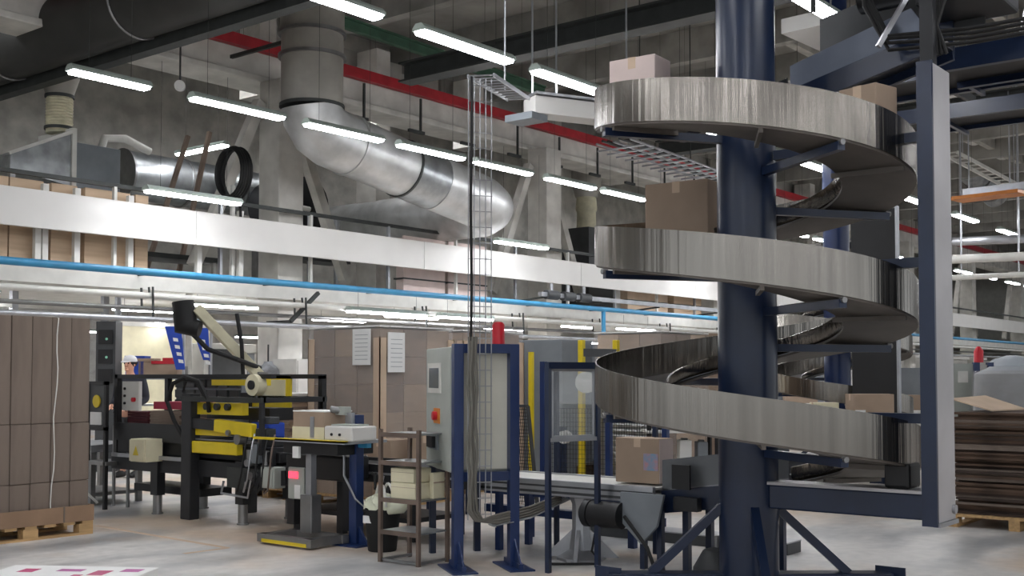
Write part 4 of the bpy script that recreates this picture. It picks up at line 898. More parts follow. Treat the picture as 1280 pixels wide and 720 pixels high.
# ------------------------------------------------------------------ extraction arm, banner, consoles under the gallery
A = dep(245, 385, 13.8); B_ = dep(325, 470, 14.2)
t = thing('extraction_arm', 'beige jointed extraction arm with black hood above the sealer', 'arm', (B_.x, B_.y, 0))
MB().bar(A, B_, .12, .12).build('arm', 'cream_flex', t, bev=.01)
MB().tube([A + RT * -.16 + Vector((0, 0, .08)), A + RT * -.12 - Vector((0, 0, .22)), A + RT * .05 - Vector((0, 0, .26))], [.13, .15, .1], 14).build('black_hood', 'rubber', t)
MB().bar(B_ + Vector((0, 0, .05)), (B_.x, B_.y, 0), .14, .14).build('stand', 'steel', t)
MB().tube([A + Vector((0, 0, -.3)) + RT * -.05, A + Vector((0, 0, -.5)) + RT * .15, A + Vector((0, 0, -.62)) + RT * .5, B_ + Vector((0, 0, .1))], .03, 8).build('hose', 'rubber', t)
MB().tube([dep(296, 392, 13.9), dep(302, 430, 13.9), dep(304, 470, 14)], .025, 8).build('rear_hose', 'rubber', t)
for k, (u, v0, v1, sk) in enumerate([(210, 408, 462, 17), (244, 410, 450, 14)]):
    d = 16.5; t = thing('banner_flag', 'slanted blue banner with white marks under the gallery, %s' % ('left one of two' if k == 0 else 'right one of two'), 'banner', dep(u, v1, d), 'blue banners')
    q = [dep(u - 4, v0, d), dep(u + 16, v0, d), dep(u + 18 + (0 if k else 3), v1, d), dep(u + 10, v1, d)]
    MB().prism(q, FH * .02).build('cloth', 'banner_blue', t)
    for i in range(4):
        p = dep(u + 6 + i * 2.2, v0 + 14 + i * 9, d - .015); MB().prism([p, p + RT * .07 + Vector((0, 0, -.01)), p + RT * .08 + Vector((0, 0, -.06)), p + RT * .01 + Vector((0, 0, -.05))], FH * .005).build('white_mark', 'paper', t)
    p = dep(u + 20, v0 + 5, d + .03); MB().cyl((p.x, p.y, 0), (p.x, p.y, p.z + .1), .02, 8).build('pole', 'alu', t)
p = dep(178, 460, 18.5)
t = thing('storage_shelf', 'grey shelf with coloured boxes behind the worker', 'shelf', (p.x, p.y, 0))
sx = [dep(160, 470, 18.5), dep(232, 470, 18.5)]
for e in sx:
    MB().bar((e.x, e.y, 0), (e.x, e.y, 1.62), .05).build('post', 'steel', t)
for z in (.5, 1.0, 1.42): MB().bar((sx[0].x, sx[0].y, z), (sx[1].x, sx[1].y, z), .5, .03).build('board', 'galv', t)
for k, (u, m, w, h, lb) in enumerate([(172, 'banner_blue', .3, .3, 'blue folder box on the shelf behind the worker'), (186, 'card', .26, .26, 'small tan box between blue and red boxes on the shelf'), (209, 'card', .4, .22, 'tan box with red lid on the shelf under the banner')]):
    c = dep(u, 471, 18.5); o = thing('storage_box', lb, 'box', (c.x, c.y, 1.436)); an = math.atan2(RT.y, RT.x)
    MB().cbox((c.x, c.y, 1.436), w, .3, h, an).build('body', m, o, bev=.008)
    MB().cbox((c.x, c.y, 1.436 + h), w + .02, .32, .05, an).build('lid', 'red' if k == 2 else m, o)
    if k == 2: MB().cbox((c.x + .02, c.y, 1.486 + h), .16, .1, .05, an).build('handle', 'red', o)
p = dep(136, 470, 17.7)
t = thing('control_console', 'dark control console with green lamps between tall stack and worker', 'console', (p.x, p.y, 0)); an = math.atan2(RT.y, RT.x)
MB().cbox((p.x, p.y, 0), .3, .3, 2.3, an).build('cabinet', 'grey_dark', t)
for k in range(3): MB().cbox((p.x - FH.x * .16, p.y - FH.y * .16, 1.35 + k * .3), .22, .02, .22, an).build('panel', 'black', t)
for k in range(2):
    q = p - FH * .175; MB().lathe((q.x + .03, q.y, 1.75 + k * .28), [(.025, 0), (.02, .02)], 10, axis=-FH).build('green_lamp', mat('lamp_green%d' % k, (150, 220, 190), .3), t)
# partitions and white boards under the gallery
t = thing('glass_partition', 'aluminium partition with dark panes behind the tall carton stack', 'partition', (9.6, 17.5, 0))
for x in (6.0, 7.6, 9.2, 10.8): MB().box(x - .05, x + .05, 17.45, 17.55, 0, 2.9).build('mullion', 'alu', t)
MB().box(6, 10.8, 17.46, 17.54, 2.55, 2.65).build('rail', 'white_paint', t); MB().box(6, 10.8, 17.46, 17.54, 1.0, 1.08).build('rail', 'alu', t)
for x in (6.05, 7.65, 9.25): MB().box(x, x + 1.5, 17.49, 17.51, 1.08, 2.55).build('pane', 'acrylic', t)
t = thing('cream_screen', 'cream wall board under the gallery behind the worker', 'board', (12.5, 20, 0))
q0, q1 = onY(146, 420, 21.0), onY(262, 420, 21.0)
MB().box(q0.x, q1.x, 21.0, 21.06, 0, 2.6).build('sheet', 'cream', t); MB().box(q0.x, q1.x, 20.97, 21.0, 2.5, 2.6).build('trim', 'white_paint', t)
q = onY(147, 430, 16.2); tag(MB().cyl((q.x, q.y, 0), (q.x, q.y, 2.78), .05, 14).build('steel_pipe', 'alu'), 'vertical grey pipe between the tall stack and the worker', 'pipe')
q = onY(236, 430, 17.2); tag(MB().cyl((q.x, q.y, 0), (q.x, q.y, 2.95), .06, 14).build('steel_pipe', 'white_paint'), 'white vertical pipe between the two blue banners', 'pipe')
t = thing('machine_cabinet', 'grey machine cabinet with dark door right of the blue banners', 'cabinet', (13, 16.8, 0))
a, b = onY(255, 450, 17), onY(320, 450, 17)
MB().box(a.x, b.x, 17, 17.6, 0, 2.05).build('body', 'white_paint', t, bev=.01); MB().box(a.x + .1, a.x + .8, 16.98, 17, .2, 1.95).build('door', 'grey_dark', t)
for k in range(5): MB().box(a.x + .95, b.x - .05, 16.98, 17, .4 + k * .32, .6 + k * .32).build('drawer', 'grey_machine', t)
# ------------------------------------------------------------------ caged palletiser behind the conveyor
t = thing('safety_fence', 'navy post safety fence with black wire mesh behind the conveyor', 'fence', (10.4, 7.4, 0))
fx = [(10.2, 7.72), (10.4, 6.98), (10.62, 6.4)]
for (x, y) in fx: MB().box(x - .03, x + .03, y - .03, y + .03, 0, 1.62).build('post', 'navy_bright', t)
for (a, b) in zip(fx, fx[1:]):
    for z in (.18, 1.58): MB().bar((*a, z), (*b, z), .04, .05).build('rail', 'navy', t)
    m = MB(); n = 22
    for i in range(1, n): x, y = a[0] + (b[0] - a[0]) * i / n, a[1] + (b[1] - a[1]) * i / n; m.bar((x, y, .2), (x, y, 1.1), .0035)
    for k in range(19): z = .2 + k * .05; m.bar((*a, z), (*b, z), .0035)
    m.build('mesh_panel', 'mesh_black', t)
    m = MB().prism([(*a, 1.15), (*b, 1.15), (*b, 1.55), (*a, 1.55)], (.004, 0, 0)); m.build('clear_panel', 'acrylic', t)
t = thing('palletiser', 'grey palletising machine with yellow uprights behind the safety fence', 'machine', (13.2, 9.1, 0))
MB().box(12.3, 13.0, 9.0, 9.9, 0, 1.95).build('left_cabinet', 'grey_machine', t, bev=.01); MB().box(13.0, 14.0, 8.85, 9.9, .3, 1.9).build('body', 'grey_machine', t, bev=.01)
MB().box(12.98, 13.0, 9.1, 9.5, 1.6, 1.85).build('dark_window', 'grey_dark', t)
c0 = dep(727, 425, 14.2); c1 = dep(770, 425, 14.5)
for c_, zb in ((c0, .3), (c1, 1.0)):
    MB().box(c_.x - .035, c_.x + .035, c_.y - .035, c_.y + .035, 0 if zb < 1 else .0, c_.z).build('yellow_upright', 'yellow', t, bev=.008)
c2 = dep(664, 440, 14); MB().box(c2.x - .025, c2.x + .025, c2.y - .025, c2.y + .025, 0, c2.z).build('yellow_upright', 'yellow', t)
MB().bar((c0.x, c0.y, 1.75), (c1.x, c1.y, 1.75), .08, .1).build('crossbeam', 'grey_dark', t)
q = dep(732, 478, 14.0); MB().lathe(q, [(.13, 0), (.13, .06), (.02, .08)], 24, axis=-FH).build('white_disc', 'white_paint', t)
q = dep(708, 546, 13.2); MB().lathe(q, [(.045, 0), (.075, .0), (.075, .1), (.045, .1)], 20, axis=-FH + RT * -.4).build('film_roll', 'white_paint', t); MB().bar(q, (q.x + .3, q.y + .3, q.z - .02), .05).build('roll_arm', 'navy', t)
MB().bar((q.x + .3, q.y + .3, 0), (q.x + .3, q.y + .3, q.z + .1), .1).build('roll_stand', 'navy', t)
t = thing('turntable', 'low rusty brown turntable drum inside the safety fence', 'drum', (12.0, 8.3, 0))
q = onZ(714, 592, .12); MB().lathe((q.x, q.y, 0), [(.3, 0), (.32, .05), (.32, .24), (.28, .26)], 28).build('drum', 'card_brown', t); MB().lathe((q.x, q.y, .26), [(.36, 0), (.36, .03)], 28).build('plate', 'steel', t)
t = thing('mesh_panel', 'dark wire mesh panel leaning behind the conveyor right of the cabinet', 'panel', (9.3, 7.2, 0))
q0, q1 = onZ(645, 630, 0), onZ(672, 632, 0); m = MB(); tp = Vector((-.02, .02, 1.12)) + RT * -.08
for k in range(13): c0 = q0 + (q1 - q0) * k / 12; m.bar(c0, c0 + tp, .006)
for k in range(30): m.bar(q0 + tp * k / 29, q1 + tp * k / 29, .006)
m.build('mesh', 'black', t); MB().bar(q1, q1 + tp, .03).build('edge', 'grey_dark', t); MB().bar(q0 + tp, q1 + tp, .03).build('edge', 'grey_dark', t)
t = thing('louvre_cabinet', 'grey louvred cabinet behind the wire mesh, left of the carton on the conveyor', 'cabinet', (11.9, 6.9, 0))
a = dep(757, 560, 14.2); b = dep(812, 560, 13.6)
m = MB()
for k in range(17): m.prism([(a.x, a.y, .2 + k * .07), (b.x, b.y, .2 + k * .07), (b.x, b.y, .235 + k * .07), (a.x, a.y, .235 + k * .07)], FH * .03 + Vector((0, 0, .03)))
m.build('louvres', 'galv', t); MB().bar((a.x + .1, a.y + .1, 0), (a.x + .1, a.y + .1, 1.4), .06).bar((b.x + .1, b.y + .1, 0), (b.x + .1, b.y + .1, 1.4), .06).build('frame', 'steel', t)
MB().prism([(a.x + .08, a.y + .1, .1), (b.x + .08, b.y + .1, .1), (b.x + .08, b.y + .1, 1.38), (a.x + .08, a.y + .1, 1.38)], FH * .3).build('case', 'grey_machine', t)
# work bench behind the carton
q = dep(850, 575, 13.5); an = math.atan2(RT.y, RT.x)
t = thing('work_bench', 'black framed work bench with white top behind the carton on the conveyor', 'bench', (q.x, q.y, 0))
for dx in (-.28, .28):
    for dy in (-.25, .25):
        p = q + RT * dx * 1.4 + FH * dy; MB().bar((p.x, p.y, 0), (p.x, p.y, 1.25), .04).build('leg', 'black', t)
for z in (.42, .8, 1.1): MB().cbox((q.x, q.y, z), .86, .55, .03, an).build('top', 'white_paint', t)
for k, (dx, z, w, h, m, lb) in enumerate([(-.22, 1.13, .22, .1, 'paper', 'white box on the upper board of the work bench'), (.2, .83, .34, .24, 'cream', 'cream carton on the middle board of the work bench'), (-.2, .83, .2, .12, 'black', 'black tool case on the middle board of the work bench'), (.05, .45, .14, .26, 'paper', 'white canister on the lower board of the work bench'), (.25, .45, .12, .24, 'grey_machine', 'grey canister on the lower board of the work bench'), (.1, 1.13, .1, .08, 'orange', 'small orange box on the upper board of the work bench')]):
    p = q + RT * dx; o = thing('bench_item', lb, 'container', (p.x, p.y, z)); o.name = ['paper_box', 'cream_carton', 'tool_case', 'canister', 'canister', 'orange_box'][k]
    MB().cbox((p.x, p.y, z + .0), w, .25, h, an).build('body', m, o, bev=.01)
    MB().cbox((p.x, p.y, z + h), w * .5, .1, .02, an).build('lid', 'grey_dark', o)
# ------------------------------------------------------------------ second spiral, farther down the hall
S2 = Vector((16.6, 6.95, 0))
t2, _, _ = spiral(S2, 'spiral_chute', 'smaller looking second spiral chute far behind, with a bright blue column')
for o in t2.children:
    if o.name.startswith('column'): o.data = o.data.copy(); o.data.materials[0] = M['navy_bright']
MB().lathe(S2, [(.34, 0), (.34, .025), (.2, .025)], 24).build('base_plate', 'navy', t2)
for k in range(4):
    a = k * PI / 2 + .4; d = Vector((math.cos(a), math.sin(a), 0))
    MB().bar(S2 + d * .15 + Vector((0, 0, .085)), S2 + d * .95 + Vector((0, 0, .085)), .14, .16).build('foot_beam', 'navy', t2)
    MB().bar(S2 + d * .15 + Vector((0, 0, .62)), S2 + d * .7 + Vector((0, 0, .16)), .055).build('brace', 'navy', t2)
mp = MB().box(15.38, 15.42, 5.63, 6.26, .75, 3.75).build('dark_mast', 'black', t2)
MB().box(15.37, 15.45, 5.6, 5.63, .7, 3.78).build('mast_edge', 'alu', t2)
MB().box(15.4, 15.5, 5.85, 6.95, .55, .75).build('mast_arm', 'navy', t2); MB().bar((15.45, 6.9, .65), (16.5, 6.95, .65), .15).build('mast_arm', 'navy', t2)
MB().box(15.3, 15.6, 5.7, 6.0, 0, .75).build('mast_foot', 'navy', t2)
q = dep(1050, 640, 12.5)
q = dep(1087, 530, 14.6); qa = math.atan2(RT.y, RT.x)
t = thing('far_conveyor', 'dark roller conveyor far behind the spiral carrying a carton', 'conveyor', (q.x, q.y, 0))
MB().cbox((q.x, q.y, .72), 3.0, .6, .1, qa).build('bed', 'charcoal', t)
for dx in (-1.3, -.4, .5, 1.3):
    p = q + RT * dx; MB().bar((p.x, p.y, 0), (p.x, p.y, .72), .08).build('leg', 'navy', t)
carton((q.x, q.y, .822), .5, .4, .41, qa, 'brown carton with white label far behind, in front of the dark mast', 'card', None, [('y', -.24, .06, .13, .15)])
p = q + RT * -.55 + FH * .1
carton((p.x, p.y, .822), .3, .3, .3, qa, 'small cream carton far behind, left of the far blue column', 'cream')
p = q + RT * -.95 + FH * .1
carton((p.x, p.y, .822), .32, .3, .26, qa, 'small pale carton far behind, right beside the near spiral column', 'card_pale')
# ------------------------------------------------------------------ pile of flattened cardboard on pallet, right
RX0, RX1, RY0, RY1 = 11.42, 12.6, 2.45, 3.66
pallet('pallet', RX0 - .06, RX1, RY0, RY1 + .03, 'wooden pallet under the brown cardboard pile at the right edge')
rnd = random.Random(11); z = .127
mats = ['card_brown', 'card_dark', 'card_brown', mat('card_deep', (66, 53, 46), .9, var=.25)]
for k in range(43):
    h = .017 + rnd.random() * .011; j = (rnd.random() - .5) * .22; e = (rnd.random() - .5) * .12
    o = MB().box(RX0 + j * .6, RX1 + j, RY0 + e, RY1 + e * .9, z, z + h).build('cardboard_sheet', mats[rnd.randrange(4)])
    tag(o, 'brown flattened cardboard sheet in the pile on the right hand pallet', 'cardboard sheet', 'flattened cardboard in the right pile')
    z += h + .001
a, b = onX(1196, 494, 11.7), onX(1248, 515, 11.7)
tag(MB().prism([(11.5, a.y, z + .12), (11.5, b.y, z + .01), (12.3, b.y - .1, z + .01), (12.3, a.y - .1, z + .14)], (0, 0, .012)).build('cardboard_sheet', 'card_pale'), 'pale cardboard sheet lying askew on top of the right pile', 'cardboard sheet')
# ------------------------------------------------------------------ overhead conveyors, upper right
def overhead(x0, x1, y0, y1, z, label, n=14):
    t = thing('overhead_conveyor', label, 'conveyor', ((x0 + x1) / 2, y0, z))
    for x in (x0, x1): MB().box(x - .03, x + .03, y0, y1, z, z + .16).build('side_channel', 'navy', t)
    MB().box(x0, x1, y0, y1, z + .05, z + .08).build('slider_bed', 'black', t)
    for i in range(n):
        y = y0 + .1 + (y1 - y0 - .2) * i / (n - 1); MB().cyl((x0, y, z + .1), (x1, y, z + .1), .03, 10).build('roller', 'alu', t)
    for i in range(4):
        y = y0 + (y1 - y0) * (i + .5) / 4
        MB().cyl((x0 - .06, y, z + .1), (x0 - .06, y, 8.97), .012, 6).build('hanger_rod', 'steel_dark', t); MB().bar((x0 - .08, y, z - .02), (x1 + .08, y, z - .02), .04).build('cross_bar', 'navy', t)
        MB().bar((x0 - .06, y + .15, z + .16), (x0 - .2, y + .05, z + .4), .025).build('guide_bracket', 'alu', t); MB().bar((x0 - .2, y - .5, z + .4), (x0 - .2, y + .5, z + .4), .03, .04).build('guide_rail', 'alu', t)
    return t
overhead(8.6, 9.2, -3.5, 2.85, 3.72, 'navy overhead conveyor leading to the spiral top at the upper right')
overhead(10.2, 10.9, -4, 4.2, 4.1, 'higher navy overhead conveyor behind the first at the upper right')
overhead(12.6, 13.3, -4, 5.2, 4.25, 'far navy overhead conveyor at the upper right, third back')
overhead(9.4, 9.9, -4, 2.6, 4.62, 'topmost navy overhead conveyor in the upper right corner')
t = thing('drive_unit', 'dark drive unit with cables above the mast of the spiral', 'motor', (7.9, 2.4, 3.8))
MB().box(7.5, 8.1, 2.1, 2.6, 3.9, 4.3).build('casing', 'charcoal', t, bev=.02); MB().cyl((7.6, 2.7, 4.05), (7.6, 3.0, 4.05), .1, 16).build('motor', 'black', t)
MB().box(6.95, 7.02, 2.3, 2.38, 3.3, 3.98).build('bracket', 'charcoal', t); MB().bar((6.98, 2.4, 3.95), (7.6, 2.4, 4.0), .06).build('bracket', 'charcoal', t)
MB().bar((7.25, 2.75, 3.6), (7.45, 2.6, 4.0), .03).build('bracket_arm', 'alu', t)
for k in range(4):
    z = 3.58 + .03 * k
    MB().tube([(7.5 + .03 * k, 2.95, 4.9), (7.4 + .03 * k, 2.9, z + .35), (7.3, 2.7, z + .02 * math.sin(k)), (7.35, 2.2, z - .03), (7.4, 1.6, z - .02), (7.4, 1.0, z + .1), (7.4, -.5, z + .25)], .013, 7).build('cable', 'rubber', t)
for k in range(4):
    MB().tube([(7.1 + .03 * k, 2.38, 4.1), (7.05, 2.3 - .03 * k, 3.9), (7.03, 2.3, 3.6), (7.05, 2.25 + .03 * k, 3.42)], .012, 7).build('drop_cable', 'rubber', t)
MB().cyl((7.8, 2.4, 4.2), (7.8, 2.4, 8.97), .03, 8).build('hanger_rod', 'steel_dark', t)
t = thing('roof_conveyor', 'white sided conveyor hung under the roof behind the spiral column', 'conveyor', (11.5, 5.2, 4.7))
MB().bar((11.4, 5.15, 5.25), (15.5, 4.9, 5.25), .5, .16).build('casing', 'white_panel', t); MB().bar((11.4, 4.85, 5.1), (15.5, 4.6, 5.1), .05, .1).build('rail', 'grey_dark', t)
for x in (11.8, 13, 14.6): MB().cyl((x, 5.0, 5.3), (x, 5.0, 8.97), .012, 6).build('rod', 'alu', t)
# cable tray bundle above the gallery seen left of the column
t = thing('cable_tray', 'crowded wire cable tray under the roof left of the spiral column', 'cable tray', (20, 13, 6.2))
a, b = onZ(800, 178, 5.6), onZ(900, 215, 5.6)
for k in range(7):
    o = Vector((.0, .12 * k, .02 * (k % 3))); MB().tube([a + o - (b - a) * .1, a + (b - a) * .5 + o + Vector((0, 0, .02)), b + o + (b - a) * .6], .022, 6).build('cable', ['alu', 'rubber', 'grey_dark'][k % 3], t)
for k in range(14):
    c0 = a + (b - a) * (k / 10); MB().bar(c0 - Vector((0, .1, .05)), c0 + Vector((0, .9, -.05)), .03).build('rung', 'alu', t)
for k in (0, 6, 12): c0 = a + (b - a) * (k / 10); MB().cyl(c0, (c0.x, c0.y, 8.97), .012, 6).build('rod', 'steel_dark', t)
# ------------------------------------------------------------------ background at the right edge
p = onY(1240, 180, 11)
t = thing('ceiling_pipe', 'pale round duct high at the right edge', 'duct', (p.x, 11, p.z))
MB().tube([(p.x - 4 + i, 11, p.z) for i in range(16)], .34, 24).build('pipe', 'white_paint', t)
for i in range(4): MB().tube([(p.x - 3.5 + 2.5 * i, 11, p.z), (p.x - 3.44 + 2.5 * i, 11, p.z)], .37, 24).build('ring', 'alu', t)
for i in (-3, 1, 5): MB().cyl((p.x + i, 11, p.z), (p.x + i, 11, 8.97), .015, 6).build('rod', 'steel_dark', t)
a, b = onY(1196, 190, 9), onY(1275, 232, 8)
t = thing('sloped_cable_ladder', 'light sloping cable ladder under the pale duct at the right edge', 'cable tray', a)
for s in (0, .35): MB().bar(a + Vector((0, s, 0)), b + Vector((0, s, 0)), .04, .08).build('side', 'white_paint', t)
for k in range(12): c0 = a + (b - a) * (k / 11); MB().bar(c0, c0 + Vector((0, .35, 0)), .03).build('rung', 'white_paint', t)
for k in (1, 10): c0 = a + (b - a) * (k / 11); MB().cyl(c0, (c0.x, c0.y, 8.97), .015, 6).build('rod', 'alu', t)
a, b = onZ(1195, 250, 4.6), onZ(1280, 240, 4.6)
t = thing('hanging_tray', 'orange bottomed conveyor tray at the right edge under the cable ladder', 'tray', a)
MB().bar(a, b, .5, .06).build('bottom', 'orange', t); MB().bar(a + Vector((-.25, -.2, .08)), b + Vector((-.25, -.2, .08)), .03, .12).build('side', 'alu', t)
for k in (.2, .8): c0 = a + (b - a) * k; MB().cyl(c0, (c0.x, c0.y, 8.97), .012, 6).build('rod', 'alu', t)
t = thing('round_tank', 'shiny round tank duct at the right edge behind the cable ladder', 'tank', onY(1225, 225, 12.5))
p = onY(1222, 222, 12.5); MB().tube([p + Vector((-1.5, .2, .4)), p, p + Vector((1.5, -.2, -.5))], .45, 24).build('shell', 'galv', t); MB().cyl(p, (p.x, p.y, 8.97), .05, 8).build('support', 'steel_dark', t)
for k in range(3): c0 = p + Vector((-1 + k, .13 - .13 * k, .27 - .3 * k)); MB().tube([c0, c0 + Vector((.06, 0, -.02))], .48, 24).build('ring', 'steel', t)
# pale cross beams and pipes
for k, (v, z, r, lb) in enumerate([(322, 3.9, .09, 'long pale pipe crossing at the right edge above the far cabinet'), (345, 3.6, .06, 'thin pale pipe crossing at the right edge just under the long one'), (300, 4.6, .1, 'grey pipe crossing at the right edge over the far lamps')]):
    a, b = onZ(1150, v + 4, z), onZ(1330, v - 4, z)
    o = thing('hanging_pipe', lb, 'pipe', a); MB().tube([a, (a + b) / 2, b], r, 12).build('pipe', 'alu' if k == 2 else 'white_paint', o)
    for q in (.3, .7): c0 = a + (b - a) * q; MB().cyl(c0, (c0.x, c0.y, 8.97), .015, 6).build('rod', 'alu', o)
# far control cabinet with blue frame and red beacon
q = dep(1217, 500, 20); d = 20
def wb2(mb, x0, x1, y0, y1, z0, z1):
    return mb.faces([tuple(Vector((q.x, q.y, z)) + RT * x + FH * y) for z in (z0, z1) for y in (y0, y1) for x in (x0, x1)], [(0, 2, 3, 1), (4, 5, 7, 6), (0, 1, 5, 4), (2, 6, 7, 3), (0, 4, 6, 2), (1, 3, 7, 5)])
t = thing('control_cabinet', 'far pale control cabinet in blue frame behind the right cardboard pile', 'cabinet', (q.x, q.y, 0))
wb2(MB(), -.36, .0, 0, .4, .55, 1.68).build('case', 'grey_cabinet', t); wb2(MB(), -.27, -.1, -.02, 0, 1.35, 1.55).build('screen', 'white_paint', t)
wb2(MB(), .0, .1, -.05, .05, 0, 1.7).build('post', 'navy_bright', t); wb2(MB(), .24, .34, -.05, .05, 0, 1.7).build('post', 'navy_bright', t)
wb2(MB(), .1, .24, 0, .05, .5, 1.66).build('panel', 'white_paint', t); wb2(MB(), -.36, -.3, .3, .36, 0, .55).build('rear_leg', 'black', t); wb2(MB(), -.1, -.04, .3, .36, 0, .55).build('rear_leg', 'black', t)
MB().lathe(q + RT * .1 + Vector((0, 0, 1.7 - q.z)), [(.08, 0), (.08, .2), (.03, .28)], 16).build('beacon', 'red', t)
p = dep(1262, 490, 19); t = thing('wrapped_roll', 'tall clear wrapped grey load at the right edge', 'load', (p.x, p.y, 0))
MB().lathe((p.x, p.y, 0), [(.55, .1), (.56, 1.0), (.54, 1.5), (.3, 1.62)], 24).build('load', 'grey_machine', t); MB().lathe((p.x, p.y, 0), [(.58, .12), (.6, 1.0), (.57, 1.55)], 24).build('film', 'film', t); MB().lathe((p.x, p.y, 0), [(.6, 0), (.6, .1)], 24).build('base', 'wood', t)
p = dep(1265, 440, 22); t = thing('grey_hood', 'grey domed machine hood high at the right edge above the wrapped load', 'hood', (p.x, p.y, 0))
MB().lathe((p.x, p.y, 1.5), [(.5, 0), (.5, .15), (.35, .28), (.1, .36)], 24).build('hood', 'grey_machine', t); MB().cyl((p.x, p.y, 0), (p.x, p.y, 1.5), .3, 16).build('stem', 'grey_dark', t)
for k in range(5):
    xx = 34 + k * 7.5
    t = thing('far_machine', 'pale machine block under the far gallery at the right, ' + ['nearest', 'second', 'third', 'fourth', 'farthest'][k], 'machine', (xx, 16.2, 0), 'far machines under the gallery')
    MB().box(xx, xx + 5, 15.8, 17, 0, 2.2).build('body', 'white_paint', t, bev=.02); MB().box(xx + .5, xx + 1.6, 15.78, 15.8, .9, 1.9).build('window', 'grey_dark', t); MB().box(xx + 2.2, xx + 4.6, 15.75, 15.8, .3, 1.2).build('panel', 'grey_machine', t); MB().box(xx - .2, xx + 5.2, 15.7, 16, 2.2, 2.4).build('rail', 'white_panel', t)
for k, (u, v, d, w, h, lb) in enumerate([(1135, 500, 19, 1.2, 1.2, 'white machine bench far behind, between dark mast and near mast'), (1000, 480, 24, 2.2, 1.3, 'pale machine far behind, right of the near column')]):
    p = dep(u, v, d); t = thing('far_bench', lb, 'machine', (p.x, p.y, 0))
    MB().cbox((p.x, p.y, .55), w, .8, .35, qa).build('casing', 'white_panel', t, bev=.02); MB().cbox((p.x, p.y, 0), w * .9, .6, .55, qa).build('base', 'grey_dark', t)
    MB().cbox((p.x + FH.x * .3, p.y + FH.y * .3, .9), w * .5, .2, h - .5, qa).build('panel', 'grey_machine', t); MB().cbox((p.x, p.y, .9), w * .3, .3, .25, qa).build('brown_box', 'card', t)
# ------------------------------------------------------------------ the worker behind the sealer
def skin(chains, root, sub=2):
    bm = bmesh.new(); lay = bm.verts.layers.skin.verify(); V = {}
    for ch in chains:
        prev = None
        for n_, p, r in ch:
            if n_ not in V:
                v = bm.verts.new(p); v[lay].radius = r if isinstance(r, tuple) else (r, r); V[n_] = v; v[lay].use_root = (n_ == root)
            if prev is not None and prev is not V[n_]:
                try: bm.edges.new([prev, V[n_]])
                except ValueError: pass
            prev = V[n_]
    me = bpy.data.meshes.new('body'); bm.to_mesh(me); bm.free(); o = bpy.data.objects.new('body', me); C.objects.link(o)
    o.modifiers.new('s', 'SKIN').use_smooth_shade = True; m = o.modifiers.new('b', 'SUBSURF'); m.levels = sub; m.render_levels = sub
    bpy.context.view_layer.update(); me2 = bpy.data.meshes.new_from_object(o.evaluated_get(bpy.context.evaluated_depsgraph_get())); bpy.data.objects.remove(o)
    return me2
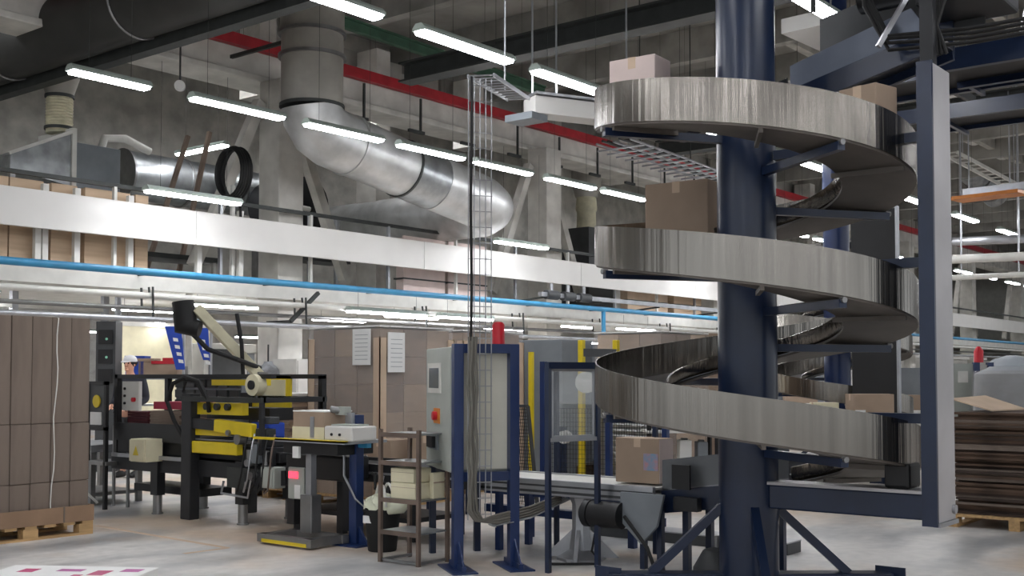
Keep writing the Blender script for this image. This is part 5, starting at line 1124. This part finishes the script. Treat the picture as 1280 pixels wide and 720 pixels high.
def person(pos, yaw, label):
    t = thing('person', label, 'person', pos); R = Matrix.Rotation(yaw, 4, 'Z')   # local: faces -Y
    sh, hip = .19, .095
    ch = [[('pel', (0, 0, .95), (.15, .11)), ('sp1', (0, 0, 1.1), (.14, .1)), ('sp2', (0, .01, 1.25), (.155, .11)), ('ch', (0, .01, 1.37), (.14, .1)), ('nk0', (0, .0, 1.45), .062), ('nk', (0, -.01, 1.51), .052), ('hd0', (0, -.03, 1.57), (.062, .075)), ('hd1', (0, -.025, 1.63), (.073, .09)), ('hd2', (0, -.015, 1.70), (.07, .088)), ('hd3', (0, -.01, 1.74), (.04, .05))]]
    for s in (-1, 1):
        n = 'L' if s > 0 else 'R'
        ch.append([('ch', 0, 0), ('sh' + n, (s * sh, .01, 1.40), .058), ('el' + n, (s * (sh + .06), .03, 1.12), .042), ('wr' + n, (s * (sh - .02), -.22, 1.02), .028), ('pa' + n, (s * (sh - .04), -.29, 1.0), (.036, .018))])
        for f, (dx, L) in enumerate([(-.03, .07), (-.01, .08), (.01, .085), (.03, .065)]):
            b = Vector((s * (sh - .04) + dx, -.31, 1.0)); ch.append([('pa' + n, 0, 0), ('f%d0' % f + n, tuple(b + Vector((dx * .2, -.02, 0))), .009), ('f%d1' % f + n, tuple(b + Vector((dx * .3, -L * .6, -.012))), .0085), ('f%d2' % f + n, tuple(b + Vector((dx * .3, -L, -.035))), .007)])
        ch.append([('wr' + n, 0, 0), ('t0' + n, (s * (sh - .085), -.27, .995), .010), ('t1' + n, (s * (sh - .1), -.31, .985), .008)])
        ch.append([('pel', 0, 0), ('hp' + n, (s * hip, 0, .88), .09), ('kn' + n, (s * .11, -.015, .5), .058), ('an' + n, (s * .11, .02, .09), .042), ('to' + n, (s * .12, -.13, .035), .035)])
    me = skin([[(n_, p, r) for n_, p, r in c_] for c_ in ch], 'pel')
    bm = bmesh.new(); bm.from_mesh(me)
    def blob(c_, sx, sy, sz):
        bmesh.ops.create_uvsphere(bm, u_segments=12, v_segments=8, radius=1, matrix=Matrix.Translation(c_) @ Matrix.Diagonal((sx, sy, sz, 1)))
    blob((0, -.118, 1.625), .014, .02, .024)
    for s in (-1, 1): blob((s * .074, -.015, 1.635), .012, .022, .032)
    blob((0, -.1, 1.575), .028, .02, .012); blob((0, -.095, 1.55), .03, .022, .02)
    bm.to_mesh(me); bm.free()
    for p in me.polygons: p.use_smooth = True
    me.materials.clear(); me.materials.append(M['skin']); me.transform(R)
    o = bpy.data.objects.new('body', me); C.objects.link(o); o.parent = t
    def child(mb, nm, m):
        bmesh.ops.transform(mb.bm, matrix=Matrix.Translation(t.location) @ R, verts=mb.bm.verts); return mb.build(nm, m, t)
    for s in (-1, 1):
        child(MB().lathe((s * .032, -.101, 1.647), [(.004, -.006), (.012, 0), (.004, .006)], 10, axis=(0, 1, 0)), 'eye', 'hair')
        child(MB().bar((s * .018, -.106, 1.668), (s * .05, -.1, 1.67), .008), 'eyebrow', 'hair')
    cap = MB(); cap.lathe((0, -.012, 1.665), [(.098, 0), (.1, .02), (.09, .06), (.06, .09), (.01, .102)], 20)
    cap.prism([(-.075, -.09, 1.67), (-.05, -.17, 1.655), (0, -.19, 1.652), (.05, -.17, 1.655), (.075, -.09, 1.67)], (0, 0, .012)); child(cap, 'cap', 'cap_white')
    hr = MB().lathe((0, .008, 1.6), [(.07, 0), (.096, .04), (.098, .07)], 18); child(hr, 'hair', 'hair')
    def cloth(nm, chains, root, m):
        me = skin(chains, root); me.transform(R); me.materials.clear(); me.materials.append(M[m])
        for p in me.polygons: p.use_smooth = True
        o = bpy.data.objects.new(nm, me); C.objects.link(o); o.parent = t
    jk = [[('a', (0, 0, .9), (.185, .14)), ('b', (0, 0, 1.1), (.175, .13)), ('c', (0, .01, 1.25), (.185, .135)), ('d', (0, .01, 1.38), (.165, .12)), ('e', (0, .0, 1.46), .08)]]
    tr = [[('p', (0, 0, .98), (.165, .125))]]
    for s in (-1, 1):
        jk.append([('d', 0, 0), ('s%d' % s, (s * sh, .01, 1.40), .074), ('l%d' % s, (s * (sh + .06), .03, 1.12), .056), ('w%d' % s, (s * (sh - .01), -.2, 1.025), .042)])
        tr.append([('p', 0, 0), ('h%d' % s, (s * hip, 0, .87), .105), ('k%d' % s, (s * .11, -.015, .5), .074), ('a%d' % s, (s * .11, .02, .1), .062)])
    cloth('jacket', jk, 'a', 'cloth_dark'); cloth('trousers', tr, 'p', 'charcoal')
    for s in (-1, 1): child(MB().tube([(s * .11, .05, .05), (s * .115, -.03, .055), (s * .12, -.12, .04), (s * .12, -.17, .03)], [.045, .052, .042, .025], 12), 'shoe', 'black')
    return t
p = dep(163, 470, 16.6); person((p.x, p.y, 0), math.atan2(-FH.y, -FH.x) + PI / 2 - .25, 'worker in a white peaked cap standing behind the carton sealing machine')
